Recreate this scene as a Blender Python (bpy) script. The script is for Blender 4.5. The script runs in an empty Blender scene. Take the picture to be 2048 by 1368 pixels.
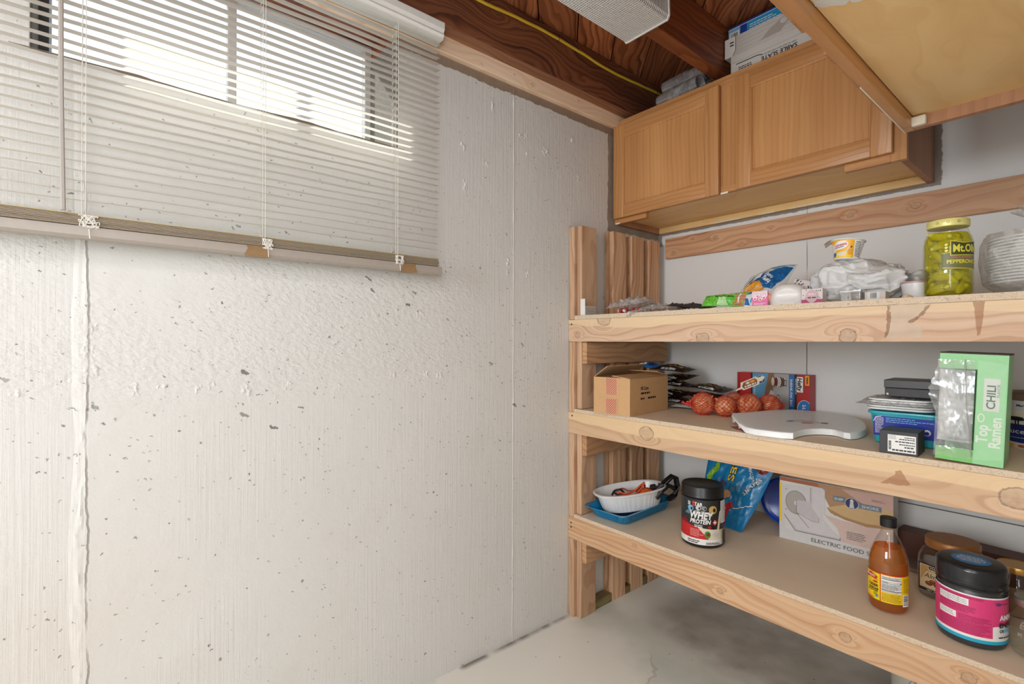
# Basement pantry corner: painted concrete wall with a blind, lumber shelves, oak cabinets.
# Units are metres.  x = away from the concrete wall, y = towards the back wall (y = 0), z = up.
import bpy, bmesh, math, random
from mathutils import Vector, Matrix, noise
random.seed(7)
SC = bpy.context.scene
COL = SC.collection
PI = math.pi

def srgb(r, g, b):
    f = lambda c: (c/255/12.92) if c/255 <= .04045 else ((c/255+.055)/1.055)**2.4
    return (f(r), f(g), f(b), 1.0)

# ------------------------------------------------------------------ node helpers
class NT:
    """tiny expression builder on a material's node tree"""
    def __init__(s, name):
        s.m = bpy.data.materials.new(name); s.m.use_nodes = True
        s.t = s.m.node_tree; s.t.nodes.clear()
        s.out = s.t.nodes.new('ShaderNodeOutputMaterial')
    def n(s, kind, **kw):
        x = s.t.nodes.new(kind)
        for k, v in kw.items(): setattr(x, k, v)
        return x
    def put(s, sock, v):
        if isinstance(v, bpy.types.NodeSocket): s.t.links.new(v, sock)
        elif v is not None: sock.default_value = v
    def math(s, op, a, b=None, c=None, clamp=False):
        x = s.n('ShaderNodeMath', operation=op, use_clamp=clamp)
        for i, v in enumerate((a, b, c)): s.put(x.inputs[i], v)
        return x.outputs[0]
    def add(s, a, b): return s.math('ADD', a, b)
    def sub(s, a, b): return s.math('SUBTRACT', a, b)
    def mul(s, a, b): return s.math('MULTIPLY', a, b)
    def div(s, a, b): return s.math('DIVIDE', a, b)
    def step(s, x, lo, hi):
        q = s.n('ShaderNodeMapRange', interpolation_type='SMOOTHSTEP')
        for i, v in enumerate((x, lo, hi, 0.0, 1.0)): s.put(q.inputs[i], v)
        return q.outputs[0]
    def xyz(s, a, b, c):
        x = s.n('ShaderNodeCombineXYZ')
        for i, v in enumerate((a, b, c)): s.put(x.inputs[i], v)
        return x.outputs[0]
    def sep(s, v):
        x = s.n('ShaderNodeSeparateXYZ'); s.put(x.inputs[0], v); return x.outputs[:3]
    def coord(s, which='Object'): return s.n('ShaderNodeTexCoord').outputs[which]
    def pos(s): return s.n('ShaderNodeNewGeometry').outputs['Position']
    def noise(s, v, scale=5, detail=3, rough=.5, dist=0, col=False):
        x = s.n('ShaderNodeTexNoise'); s.put(x.inputs['Vector'], v)
        x.inputs['Scale'].default_value = scale; x.inputs['Detail'].default_value = detail
        x.inputs['Roughness'].default_value = rough; x.inputs['Distortion'].default_value = dist
        return x.outputs['Color' if col else 'Fac']
    def voro(s, v, scale, feature='F1', rnd=1.0):
        x = s.n('ShaderNodeTexVoronoi', feature=feature); s.put(x.inputs['Vector'], v)
        x.inputs['Scale'].default_value = scale; x.inputs['Randomness'].default_value = rnd
        return x
    def ramp(s, f, stops, interp='LINEAR'):
        x = s.n('ShaderNodeValToRGB'); s.put(x.inputs[0], f); e = x.color_ramp
        e.interpolation = interp
        while len(e.elements) < len(stops): e.elements.new(.5)
        for el, (p, c) in zip(e.elements, stops): el.position = p; el.color = c
        return x.outputs[0]
    def mix(s, f, a, b, blend='MIX'):
        x = s.n('ShaderNodeMix', data_type='RGBA', blend_type=blend)
        s.put(x.inputs[0], f); s.put(x.inputs[6], a); s.put(x.inputs[7], b)
        return x.outputs[2]
    def bump(s, h, strength=.3, dist=.01, normal=None):
        x = s.n('ShaderNodeBump'); x.inputs['Strength'].default_value = strength
        x.inputs['Distance'].default_value = dist; s.put(x.inputs['Height'], h)
        if normal is not None: s.put(x.inputs['Normal'], normal)
        return x.outputs[0]
    def bsdf(s, color=None, rough=.5, normal=None, **kw):
        b = s.n('ShaderNodeBsdfPrincipled')
        s.put(b.inputs['Base Color'], color); s.put(b.inputs['Roughness'], rough)
        if normal is not None: s.put(b.inputs['Normal'], normal)
        for k, v in kw.items(): s.put(b.inputs[k.replace('_', ' ')], v)
        return b.outputs[0]
    def done(s, shader):
        s.t.links.new(shader, s.out.inputs[0]); return s.m

_PM = {}
def pm(name, rgb, rough=.5, metal=0, bump=.06, bs=60, var=.06, **kw):
    """plain procedural material: colour with slight mottling and a fine bump"""
    if name in _PM: return _PM[name]
    t = NT(name); c = srgb(*rgb); o = t.coord()
    n = t.noise(o, bs, 3)
    dark = tuple(v*(1-var) for v in c[:3])+(1,); lite = tuple(min(1, v*(1+var)) for v in c[:3])+(1,)
    m = t.done(t.bsdf(t.mix(n, dark, lite), rough, t.bump(n, bump, .002), Metallic=metal, **kw))
    _PM[name] = m
    return m

def film(name, tint=(255, 255, 255), clear=.9, rough=.08, bump=.5, bs=22, haze=.0, edge=1.0):
    """thin clear plastic or glass wall: see-through, glossy, with an optional milky part"""
    if name in _PM: return _PM[name]
    t = NT(name); o = t.coord()
    n = t.noise(o, bs, 2, .5, .6); nor = t.bump(n, bump*.45, .006)
    tr = t.n('ShaderNodeBsdfTransparent'); tr.inputs[0].default_value = srgb(*tint)
    gl = t.n('ShaderNodeBsdfGlossy'); gl.inputs['Roughness'].default_value = rough; t.put(gl.inputs['Normal'], nor)
    lw = t.n('ShaderNodeLayerWeight'); lw.inputs[0].default_value = .35; t.put(lw.inputs['Normal'], nor)
    f = t.add(1-clear, t.mul(t.math('POWER', lw.outputs['Facing'], 2.5), .55*edge))
    mx = t.n('ShaderNodeMixShader'); t.put(mx.inputs[0], f); t.put(mx.inputs[1], tr.outputs[0]); t.put(mx.inputs[2], gl.outputs[0])
    sh = mx.outputs[0]
    if haze:
        d = t.n('ShaderNodeBsdfDiffuse'); d.inputs[0].default_value = srgb(248, 247, 246); t.put(d.inputs['Normal'], nor)
        tl = t.n('ShaderNodeBsdfTranslucent'); tl.inputs[0].default_value = srgb(248, 247, 246)
        m1 = t.n('ShaderNodeMixShader'); m1.inputs[0].default_value = .4; t.put(m1.inputs[1], d.outputs[0]); t.put(m1.inputs[2], tl.outputs[0])
        m2 = t.n('ShaderNodeMixShader'); t.put(m2.inputs[0], t.math('MINIMUM', t.add(haze*.75, t.mul(t.step(n, .42, .7), haze*.8)), 1.0)); t.put(m2.inputs[1], sh); t.put(m2.inputs[2], m1.outputs[0])
        sh = m2.outputs[0]
    m = t.done(sh); _PM[name] = m
    return m

def wood(name, light, mid, dark, axes='xyz', fine=1.0, rings=1.0, knots=(), rough=.55, warp=1.0, bump=.12, seed=0, plank=None, sap=None, vary=True, contrast=1.0):
    """sawn timber.  axes: letters of (along grain, across, depth).  knots: (along, across, radius).
    plank: (spacing, offset) -> boards laid diagonally in x,y."""
    t = NT(name); o = t.coord()
    if plank:
        x, y, z = t.sep(o)
        u = t.mul(t.sub(y, x), .7071); v0 = t.mul(t.add(x, y), .7071); w = z
        idx = t.math('FLOOR', t.div(t.sub(v0, plank[1]), plank[0]))
        off = t.mul(idx, 3.37); u = t.add(u, off); v = t.add(v0, t.mul(idx, .613)); w = t.add(w, off)
    else:
        xs = dict(zip('xyz', t.sep(o))); u, v, w = (xs[a] for a in axes)
        if vary and not knots:
            r = t.n('ShaderNodeObjectInfo').outputs['Random']
            u = t.add(u, t.mul(r, 7.0)); v = t.add(v, t.mul(r, 3.1)); w = t.add(w, t.mul(r, 1.7))
    u0, v0_ = u, v
    if seed: u = t.add(u, seed*1.713); w = t.add(w, seed*.37)
    kmask = kring = None
    for (ku, kv, kr) in knots:
        du = t.mul(t.sub(u0, ku), .55); dv = t.sub(v0_, kv)
        d2 = t.add(t.add(t.mul(du, du), t.mul(dv, dv)), (kr*.45)**2)
        v = t.sub(v, t.div(t.mul(dv, (kr*1.9)**2), d2))
        dd = t.math('SQRT', t.add(t.mul(t.math('POWER', t.math('ABSOLUTE', t.sub(u0, ku)), 2), .72), t.mul(dv, dv)))
        dd = t.add(dd, t.mul(t.sub(t.noise(o, .9/kr, 3, .6), .5), kr*.75))
        core = t.sub(1.0, t.step(dd, kr*.82, kr*.95))
        ring = t.mul(t.step(dd, kr*.80, kr*.88), t.sub(1.0, t.step(dd, kr*.92, kr*1.0)))
        kmask = core if kmask is None else t.math('MAXIMUM', kmask, core)
        kring = ring if kring is None else t.math('MAXIMUM', kring, ring)
    # slow wandering of the grain
    wn = t.noise(t.xyz(t.mul(u, 1.3), t.mul(v, 3), t.mul(w, 3)), 1.6, 2, .5)
    wn2 = t.noise(t.xyz(t.mul(u, 5), t.mul(v, 9), t.mul(w, 9)), 1.5, 2, .5)
    vv = t.add(v, t.add(t.mul(t.sub(wn, .5), .16*warp), t.mul(t.sub(wn2, .5), .022*warp)))
    g1 = t.noise(t.xyz(t.mul(u, 3.0), t.mul(vv, 170*fine), t.mul(w, 60*fine)), 1.0, 3, .6)
    g2 = t.noise(t.xyz(t.mul(u, 1.2), t.mul(vv, 46*rings), t.mul(w, 22)), 1.0, 1, .5)
    ph = t.math('FRACT', t.mul(vv, 62*rings))
    late = t.mul(t.step(ph, .35, .92), t.sub(1.0, t.step(ph, .93, 1.0)))
    f = t.add(t.add(t.mul(t.sub(g1, .5), .55*contrast), t.mul(t.sub(g2, .5), .8*contrast)), t.add(t.mul(late, .27*contrast), .36))
    c = t.ramp(f, [(.12, srgb(*light)), (.5, srgb(*mid)), (.92, srgb(*dark))])
    tint = t.noise(t.xyz(t.mul(u, .9), t.mul(v, 5), w), 1.4, 2)
    c = t.mix(t.mul(t.step(tint, .35, .75), .4), c, srgb(*dark), 'MIX') if not sap else c
    if sap:   # paler sapwood band along the upper or lower edge: (across level, +1 above / -1 below, colour)
        lim = t.add(sap[0], t.mul(t.sub(t.noise(t.xyz(t.mul(u0, 1.1), 3.3, 1.0), 2.2, 2), .5), .085))
        k = t.step(t.mul(t.sub(v0_, lim), sap[1]), -.0015, .0035)
        lightc = t.mix(t.mul(t.sub(g1, .3), .5), srgb(*sap[2]), srgb(*mid))
        c = t.mix(t.mul(k, .85), c, lightc)
    if kmask is not None:
        c = t.mix(t.mul(kmask, .5), c, t.mix(t.noise(o, 90, 4), srgb(*light), srgb(*[int(a*.7) for a in dark])))
        c = t.mix(t.mul(kring, t.mul(t.noise(o, 60, 3), .95)), c, srgb(*[int(a*.36) for a in dark]))
    if plank:
        pv = t.math('FRACT', t.mul(idx, .37)); c = t.mix(t.mul(pv, .5), c, srgb(*dark))
    return t.done(t.bsdf(c, rough, t.bump(f, bump, .003)))

# ------------------------------------------------------------------ mesh helpers
class MB:
    """collects shapes into one bmesh; .m picks the material slot of what follows"""
    def __init__(s, *mats): s.b = bmesh.new(); s.mats = list(mats); s.m = 0
    def use(s, mat):
        if mat not in s.mats: s.mats.append(mat)
        s.m = s.mats.index(mat); return s
    def faces(s, vs, fs, M=None):
        bv = [s.b.verts.new(M @ Vector(v) if M else v) for v in vs]
        for f in fs:
            try: s.b.faces.new([bv[i] for i in f]).material_index = s.m
            except ValueError: pass
        return s
    def box(s, lo, hi, bev=0, seg=2, M=None):
        r = bmesh.ops.create_cube(s.b, size=1)['verts']
        c = [(a+b)/2 for a, b in zip(lo, hi)]; d = [abs(b-a) for a, b in zip(lo, hi)]
        for v in r: v.co = Vector((v.co.x*d[0]+c[0], v.co.y*d[1]+c[1], v.co.z*d[2]+c[2]))
        if bev:
            es = list({e for v in r for e in v.link_edges})
            q = bmesh.ops.bevel(s.b, geom=es, offset=bev, segments=seg, affect='EDGES', profile=.5)
            vs = {v for f in q['faces'] for v in f.verts} | {v for v in r if v.is_valid}
        else: vs = r
        if M:
            for v in vs: v.co = M @ v.co
        for v in vs:
            for f in v.link_faces: f.material_index = s.m
        return s
    def prism(s, poly, h0, h1, plane='xy', M=None):
        """poly in plane, extruded h0..h1 along the third axis"""
        if plane == 'xy': P = lambda a, b, h: (a, b, h)
        elif plane == 'xz': P = lambda a, b, h: (a, h, b)
        else: P = lambda a, b, h: (h, a, b)
        n = len(poly)
        vs = [P(a, b, h0) for a, b in poly]+[P(a, b, h1) for a, b in poly]
        fs = [list(range(n)), list(range(n, 2*n))]+[(i, (i+1) % n, n+(i+1) % n, n+i) for i in range(n)]
        return s.faces(vs, fs, M)
    def lathe(s, prof, seg=40, M=None, sx=1, sy=1, cap=True, rfn=None):
        """prof: (r, z) from bottom to top"""
        vs = []; fs = []; k = len(prof)
        for i in range(seg):
            a = 2*PI*i/seg; q = rfn(a) if rfn else 1
            for r, z in prof: vs.append((r*math.cos(a)*sx*q, r*math.sin(a)*sy*q, z))
        for i in range(seg):
            j = (i+1) % seg
            for p in range(k-1): fs.append((i*k+p, j*k+p, j*k+p+1, i*k+p+1))
        if cap:
            fs.append([i*k for i in range(seg)][::-1]); fs.append([i*k+k-1 for i in range(seg)])
        return s.faces(vs, fs, M)
    def tube(s, pts, r, seg=8, closed=False):
        pts = [Vector(p) for p in pts]; n = len(pts); vs = []; fs = []
        up = Vector((.13, .29, .95)).normalized()
        for i, p in enumerate(pts):
            a = pts[(i-1) % n] if (closed or i) else p; b = pts[(i+1) % n] if (closed or i < n-1) else p
            d = (b-a).normalized(); x = d.cross(up)
            if x.length < 1e-3: x = d.cross(Vector((1, 0, 0)))
            x.normalize(); y = d.cross(x).normalized(); rr = r[i] if isinstance(r, (list, tuple)) else r
            for k in range(seg):
                t = 2*PI*k/seg; vs.append(p+x*math.cos(t)*rr+y*math.sin(t)*rr)
        for i in range(n if closed else n-1):
            j = (i+1) % n
            for k in range(seg): fs.append((i*seg+k, i*seg+(k+1) % seg, j*seg+(k+1) % seg, j*seg+k))
        if not closed: fs.append(list(range(seg))[::-1]); fs.append([(n-1)*seg+k for k in range(seg)])
        return s.faces(vs, fs)
    def grid(s, fn, nu, nv, cu=False, cv=False, M=None):
        """fn(u,v) 0..1 -> point; cu / cv close the grid in that direction"""
        U = nu if cu else nu+1; W = nv if cv else nv+1
        vs = [fn(i/nu, j/nv) for i in range(U) for j in range(W)]; fs = []
        for i in range(nu):
            for j in range(nv):
                a = i*W+j; b = ((i+1) % U)*W+j; j2 = (j+1) % W
                fs.append((a, b, ((i+1) % U)*W+j2, i*W+j2))
        return s.faces(vs, fs, M)
    def build(s, name, parent=None, smooth=None, loc=None, rot=None):
        me = bpy.data.meshes.new(name)
        bmesh.ops.recalc_face_normals(s.b, faces=s.b.faces[:])
        s.b.to_mesh(me); s.b.free()
        for m in s.mats: me.materials.append(m)
        if smooth is not None:
            me.polygons.foreach_set('use_smooth', [True]*len(me.polygons))
            try: me.set_sharp_from_angle(angle=math.radians(smooth))
            except Exception: pass
        o = bpy.data.objects.new(name, me); COL.objects.link(o)
        if parent: o.parent = parent
        if loc is not None: o.location = loc
        if rot is not None: o.rotation_euler = rot if isinstance(rot, tuple) else (0, 0, rot)
        return o

def tag(o, label, cat, group=None, kind=None):
    o['label'] = label; o['category'] = cat
    if group: o['group'] = group
    if kind: o['kind'] = kind
    return o
def struct(o): o['kind'] = 'structure'; return o
def thing(name, label, cat, loc, rz=0, group=None, rot=None):
    o = bpy.data.objects.new(name, None); COL.objects.link(o); o.empty_display_size = .05
    o.location = loc; o.rotation_euler = rot or (0, 0, rz)
    return tag(o, label, cat, group)
def solid(name, mat, lo, hi, parent=None, bev=.002, smooth=None):
    return MB(mat).box(lo, hi, bev).build(name, parent, smooth)
def fbm(p, s, o=3): return noise.fractal(Vector(p)*s, 1.0, 2.0, o, noise_basis='PERLIN_ORIGINAL')
def ridge(p, s):
    a = noise.noise(Vector(p)*s); b = noise.noise(Vector(p)*s*2.3+Vector((5, 2, 1)))
    return (1-abs(a)*2)*.65+(1-abs(b)*2)*.35

# ------------------------------------------------------------------ printed graphics: shapes in (u, v), mapped onto a surface
class Dec:
    def __init__(s, eps=.00012): s.b = bmesh.new(); s.mats = []; s.w = .0002; s.eps = eps
    def _i(s, mat):
        if mat not in s.mats: s.mats.append(mat)
        s.w += s.eps; return s.mats.index(mat)
    def poly(s, pts, mat):
        i = s._i(mat); f = s.b.faces.new([s.b.verts.new((x, y, s.w)) for x, y in pts]); f.material_index = i
        if len(pts) > 4: bmesh.ops.triangulate(s.b, faces=[f])
        return s
    def rect(s, u0, v0, u1, v1, mat): return s.poly([(u0, v0), (u1, v0), (u1, v1), (u0, v1)], mat)
    def ell(s, cu, cv, ru, rv, mat, n=28, a0=0, a1=2*PI, rot=0):
        c, q = math.cos(rot), math.sin(rot); pts = []
        for k in range(n):
            t = a0+(a1-a0)*k/(n-1 if a1-a0 < 6.28 else n); x, y = ru*math.cos(t), rv*math.sin(t)
            pts.append((cu+x*c-y*q, cv+x*q+y*c))
        return s.poly(pts, mat)
    def line(s, pts, w, mat):
        i = s._i(mat)
        for (a, b), (c, d) in zip(pts, pts[1:]):
            L = math.hypot(c-a, d-b) or 1; nx, ny = -(d-b)/L*w/2, (c-a)/L*w/2
            f = s.b.faces.new([s.b.verts.new((x, y, s.w)) for x, y in ((a-nx, b-ny), (c-nx, d-ny), (c+nx, d+ny), (a+nx, b+ny))])
            f.material_index = i
        return s
    def fine(s, u0, v0, u1, v1, rows, mat, h=.45, fill=.85):
        """rows of print too small to read"""
        st = (v1-v0)/rows; i = s._i(mat); r = random.Random(int((u0+v0*3+rows)*1e4))
        for k in range(rows):
            y = v1-(k+.5)*st; x = u0; end = u0+(u1-u0)*r.uniform(fill-.25, fill+.15)
            while x < min(end, u1):
                w = st*r.uniform(.6, 2.2); x2 = min(x+w, u1)
                f = s.b.faces.new([s.b.verts.new(p) for p in ((x, y-st*h/2, s.w), (x2, y-st*h/2, s.w), (x2, y+st*h/2, s.w), (x, y+st*h/2, s.w))]); f.material_index = i
                x = x2+st*.3
        return s
    def bars(s, u0, v0, u1, v1, mat, n=18, vert=True):
        i = s._i(mat); r = random.Random(n*7); L = (u1-u0) if vert else (v1-v0); x = 0
        st = L/n/1.6
        while x < L:
            w = st*r.choice((.5, .8, 1.2)); w = min(w, L-x)
            q = ((u0+x, v0), (u0+x+w, v0), (u0+x+w, v1), (u0+x, v1)) if vert else ((u0, v0+x), (u1, v0+x), (u1, v0+x+w), (u0, v0+x+w))
            f = s.b.faces.new([s.b.verts.new((a, b, s.w)) for a, b in q]); f.material_index = i
            x += w+st*r.choice((.5, .9))
        return s
    def text(s, txt, u, v, h, mat, rot=0, sx=1, align='CENTER', bold=0, shear=0, fit=None):
        """h = capital height; fit = wanted width"""
        cu = bpy.data.curves.new('t', 'FONT'); cu.body = txt; cu.size = 1; cu.offset = bold; cu.shear = shear
        cu.align_x = 'LEFT'; cu.resolution_u = 3
        o = bpy.data.objects.new('t', cu); COL.objects.link(o)
        bpy.context.view_layer.update()
        me = bpy.data.meshes.new_from_object(o.evaluated_get(bpy.context.evaluated_depsgraph_get()))
        bpy.data.objects.remove(o); bpy.data.curves.remove(cu)
        i = s._i(mat)
        if me.vertices:
            xs = [p.co.x for p in me.vertices]; x0, x1 = min(xs), max(xs); k = h/.7
            kx = fit/(x1-x0) if fit else k*sx
            sh = {'CENTER': (x0+x1)/2, 'LEFT': x0, 'RIGHT': x1}[align]; c, q = math.cos(rot), math.sin(rot)
            vs = []
            for p in me.vertices:
                x, y = (p.co.x-sh)*kx, p.co.y*k-h/2; vs.append(s.b.verts.new((u+x*c-y*q, v+x*q+y*c, s.w)))
            for f in me.polygons:
                try: s.b.faces.new([vs[j] for j in f.vertices]).material_index = i
                except ValueError: pass
        bpy.data.meshes.remove(me); return s
    def build(s, name, parent, fn, du=None, dv=None):
        """fn(u, v, w) -> local point; du / dv cut long faces so that they follow a curve"""
        for st, ax in ((du, 0), (dv, 1)):
            if not st: continue
            xs = [v.co[ax] for v in s.b.verts]; x = math.floor(min(xs)/st)*st+st
            while x < max(xs):
                n = Vector((1, 0, 0)) if ax == 0 else Vector((0, 1, 0))
                bmesh.ops.bisect_plane(s.b, geom=s.b.verts[:]+s.b.edges[:]+s.b.faces[:], plane_co=n*x, plane_no=n, dist=1e-7); x += st
        for v in s.b.verts: v.co = fn(*v.co)
        me = bpy.data.meshes.new(name); s.b.to_mesh(me); s.b.free()
        for m in s.mats: me.materials.append(m)
        o = bpy.data.objects.new(name, me); COL.objects.link(o)
        if parent: o.parent = parent
        return o
def flat(O, U, N):
    """surface map: origin, direction of u, outward normal"""
    O, U, N = Vector(O), Vector(U).normalized(), Vector(N).normalized(); V = N.cross(U)
    return lambda u, v, w: O+U*u+V*v+N*w
def cyl(R, th0, z0=0, cx=0, cy=0):
    """wrap round a vertical cylinder, u = 0 at angle th0"""
    r = R if callable(R) else (lambda v: R)
    return lambda u, v, w: Vector((cx+(r(v)+w)*math.cos(th0+u/r(v)), cy+(r(v)+w)*math.sin(th0+u/r(v)), z0+v))

# ink colours
INK = dict(black=(22, 20, 20), white=(238, 236, 232), red=(196, 30, 34), blue=(28, 110, 178), navy=(24, 34, 96), yellow=(248, 208, 30),
           orange=(240, 160, 30), pink=(226, 78, 128), teal=(38, 168, 196), green=(150, 208, 146), cream=(226, 214, 190), gold=(200, 160, 90),
           brown=(110, 62, 34), grey=(150, 148, 146), lgrey=(205, 203, 200), cyan=(80, 190, 226), dgreen=(70, 140, 60), lime=(140, 196, 60), maroon=(120, 20, 30), skin=(214, 160, 110), lblue=(120, 180, 214), sand=(212, 186, 140), rust=(168, 92, 54), violet=(84, 60, 120), slate=(96, 122, 140), lpink=(226, 190, 186))
def ink(k): return pm('ink_'+k, INK[k], .45, bump=0, var=.02)
# ------------------------------------------------------------------ camera
cam = bpy.data.cameras.new('camera'); camo = bpy.data.objects.new('camera', cam); COL.objects.link(camo)
cam.sensor_fit = 'HORIZONTAL'; cam.sensor_width = 36; cam.lens = 36*994.9/2048; cam.clip_start = .02
CAM = Vector((1.44857, -2.13401, 1.12798)); yaw, pit, rol = (math.radians(a) for a in (50.515, .0894, .1622))
fw = Vector((-math.sin(yaw)*math.cos(pit), math.cos(yaw)*math.cos(pit), math.sin(pit)))
rt = Vector((math.cos(yaw), math.sin(yaw), 0)); up = rt.cross(fw)
rt, up = rt*math.cos(rol)+up*math.sin(rol), up*math.cos(rol)-rt*math.sin(rol)
camo.matrix_world = Matrix(((rt.x, up.x, -fw.x, CAM.x), (rt.y, up.y, -fw.y, CAM.y), (rt.z, up.z, -fw.z, CAM.z), (0, 0, 0, 1)))
SC.camera = camo

# ------------------------------------------------------------------ room materials
def concrete_wall():
    t = NT('painted_concrete'); p = t.pos(); x, y, z = t.sep(p)
    base = t.noise(p, 1.7, 3); c = t.mix(base, srgb(212, 209, 204), srgb(222, 219, 214))
    # yellowish grime low on the left
    g = t.mul(t.mul(t.step(z, 1.15, .2), t.step(y, -1.3, -2.3)), t.step(t.noise(p, 3, 3), .3, .75))
    c = t.mix(t.mul(g, .45), c, srgb(214, 202, 186))
    c = t.mix(t.mul(t.step(t.noise(p, 6, 4), .55, .8), .25), c, srgb(205, 198, 190))
    # horizontal blistered band around the form ties and above
    q = t.noise(t.xyz(0, t.mul(y, 1.0), t.mul(z, 1.0)), 2.2, 2)
    band = t.mul(t.mul(t.step(z, .92, 1.08), t.step(z, 1.5, 1.3)), t.mul(t.step(y, -.98, -1.2), t.step(q, .3, .5)))
    st = t.noise(t.xyz(0, t.add(t.mul(y, 62), t.mul(z, 30)), t.mul(z, 105)), 1, 2, .55)
    # board-form lines right of the blind, left of the seam and below
    vmask = t.math('MAXIMUM', t.math('MAXIMUM', t.step(y, -1.34, -1.22), t.step(y, -2.14, -2.18)), t.mul(t.step(z, 1.03, .98), t.step(t.noise(t.xyz(0, y, z), 2.5, 2), .4, .6)))
    vl = t.noise(t.xyz(0, t.mul(y, 130), t.mul(z, 3.2)), 1, 3, .65)
    fine = t.noise(p, 160, 3, .6); mid = t.noise(p, 26, 4, .55)
    wy = t.add(y, t.mul(t.sub(t.noise(p, 75, 3, .6), .5), .020)); wz = t.add(z, t.mul(t.sub(t.noise(t.xyz(3, t.add(y, 5.0), z), 75, 3, .6), .5), .020))
    # air-hole pits, slanted, in two sizes
    s1 = t.xyz(0, t.add(t.mul(wy, .85), t.mul(wz, .35)), t.sub(t.mul(wz, 1.5), t.mul(wy, -.5)))
    v1 = t.voro(s1, 26); r1 = t.sep(v1.outputs['Color'])
    dens = t.mul(t.step(t.noise(t.xyz(3.1, y, z), 2.6, 2), .38, .62), t.mul(t.step(z, .5, .95), t.step(z, 1.55, 1.25)))
    sz = t.mul(t.math('POWER', r1[0], 1.6), t.add(.05, t.mul(dens, .20)))
    dst = t.add(v1.outputs['Distance'], t.mul(t.sub(mid, .5), .12))
    pit1 = t.mul(t.sub(1.0, t.step(dst, t.mul(sz, .75), sz)), t.step(r1[1], .52, .54))
    v2 = t.voro(t.xyz(0, t.add(wy, t.mul(wz, .2)), t.mul(wz, 1.25)), 46); r2 = t.sep(v2.outputs['Color'])
    pit2 = t.mul(t.sub(1.0, t.step(v2.outputs['Distance'], t.mul(r2[0], .10), t.mul(r2[0], .17))), t.step(t.add(r2[1], t.mul(dens, .25)), .80, .82))
    v3 = t.voro(t.xyz(7, t.add(wy, t.mul(wz, .35)), t.mul(wz, 1.35)), 84); r3 = t.sep(v3.outputs['Color'])
    pit3 = t.mul(t.sub(1.0, t.step(v3.outputs['Distance'], t.mul(r3[0], .14), t.mul(r3[0], .24))), t.mul(t.step(t.add(r3[1], t.mul(dens, .3)), .78, .79), .9))
    pit = t.math('MAXIMUM', t.math('MAXIMUM', pit1, pit2), pit3)
    c = t.mix(t.mul(pit, t.add(.45, t.mul(r1[2], .45))), c, srgb(104, 102, 98))
    # bare concrete: ragged strip under the sill and beside the cabinet
    e = t.add(t.mul(t.sub(t.noise(t.xyz(0, t.mul(y, 1), z), 34, 4, .7), .5), .022), t.mul(t.sub(t.noise(p, 7, 2), .5), .018))
    top = t.step(t.add(z, e), 2.064, 2.067)
    side = t.mul(t.step(t.add(y, e), -.388, -.384), t.step(t.add(z, e), 1.632, 1.636))
    bare = t.math('MAXIMUM', top, side)
    bc = t.mix(t.noise(p, 18, 4), srgb(132, 118, 104), srgb(172, 158, 144))
    bc = t.mix(t.mul(top, .45), bc, srgb(140, 110, 84))
    c = t.mix(bare, c, bc)
    jy = t.add(t.add(y, 2.158), t.add(t.mul(t.sub(t.noise(t.xyz(0, 4, z), 4, 3), .5), .03), t.mul(t.sub(t.noise(t.xyz(0, 7, z), 60, 2), .5), .006)))
    jc = t.mul(t.sub(1.0, t.step(t.math('ABSOLUTE', jy), .001, .003)), t.mul(t.step(z, 1.5, 1.3), t.step(t.noise(t.xyz(0, 2, z), 5, 3), .38, .5)))
    c = t.mix(t.mul(jc, .65), c, srgb(128, 118, 106))
    # paint lapped thick along the edge
    h = t.add(t.mul(fine, .12), t.mul(mid, .5))
    h = t.add(h, t.mul(t.mul(band, st), 1.25))
    h = t.add(h, t.mul(t.mul(vl, vmask), .42))
    h = t.sub(h, t.mul(pit, 1.1)); h = t.sub(t.sub(h, t.mul(bare, .5)), t.mul(jc, .8))
    nor = t.bump(h, .5, .006)
    return t.done(t.bsdf(c, .62, nor))
def back_wall_mat():
    t = NT('painted_panel'); p = t.pos(); x, y, z = t.sep(p)
    c = t.mix(t.noise(p, 2, 3), srgb(230, 228, 225), srgb(238, 236, 233))
    e = t.add(t.mul(t.sub(t.noise(p, 40, 4, .7), .5), .016), t.mul(t.sub(t.noise(p, 9, 2), .5), .014))
    bx = t.mul(t.sub(1.0, t.step(t.add(x, e), 1.082, 1.086)), t.step(t.add(z, t.mul(e, .8)), 1.652, 1.656))
    low = t.mul(t.sub(1.0, t.step(t.add(x, e), .02, .026)), t.step(z, 1.6, 1.61))
    c = t.mix(t.math('MAXIMUM', bx, low), c, t.mix(t.noise(p, 20, 3), srgb(128, 116, 106), srgb(160, 148, 138)))
    # joints between the panels
    wob = t.mul(t.sub(t.noise(p, 12, 2), .5), .003)
    j1 = t.sub(1.0, t.step(t.math('ABSOLUTE', t.sub(t.add(x, wob), .678)), .0008, .0022))
    j2 = t.mul(t.sub(1.0, t.step(t.math('ABSOLUTE', t.sub(z, .582)), .0012, .0026)), t.step(x, .68, .69))
    crack = t.math('MAXIMUM', t.mul(j1, t.math('MAXIMUM', t.step(z, 1.2, 1.1), t.mul(t.step(t.noise(p, 9, 3), .4, .55), .75))), j2)
    c = t.mix(t.mul(crack, .9), c, srgb(60, 52, 46))
    h = t.sub(t.add(t.mul(t.noise(p, 220, 2), .2), t.mul(t.noise(p, 14, 3), .4)), crack)
    return t.done(t.bsdf(c, .6, t.bump(h, .25, .004)))
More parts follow.
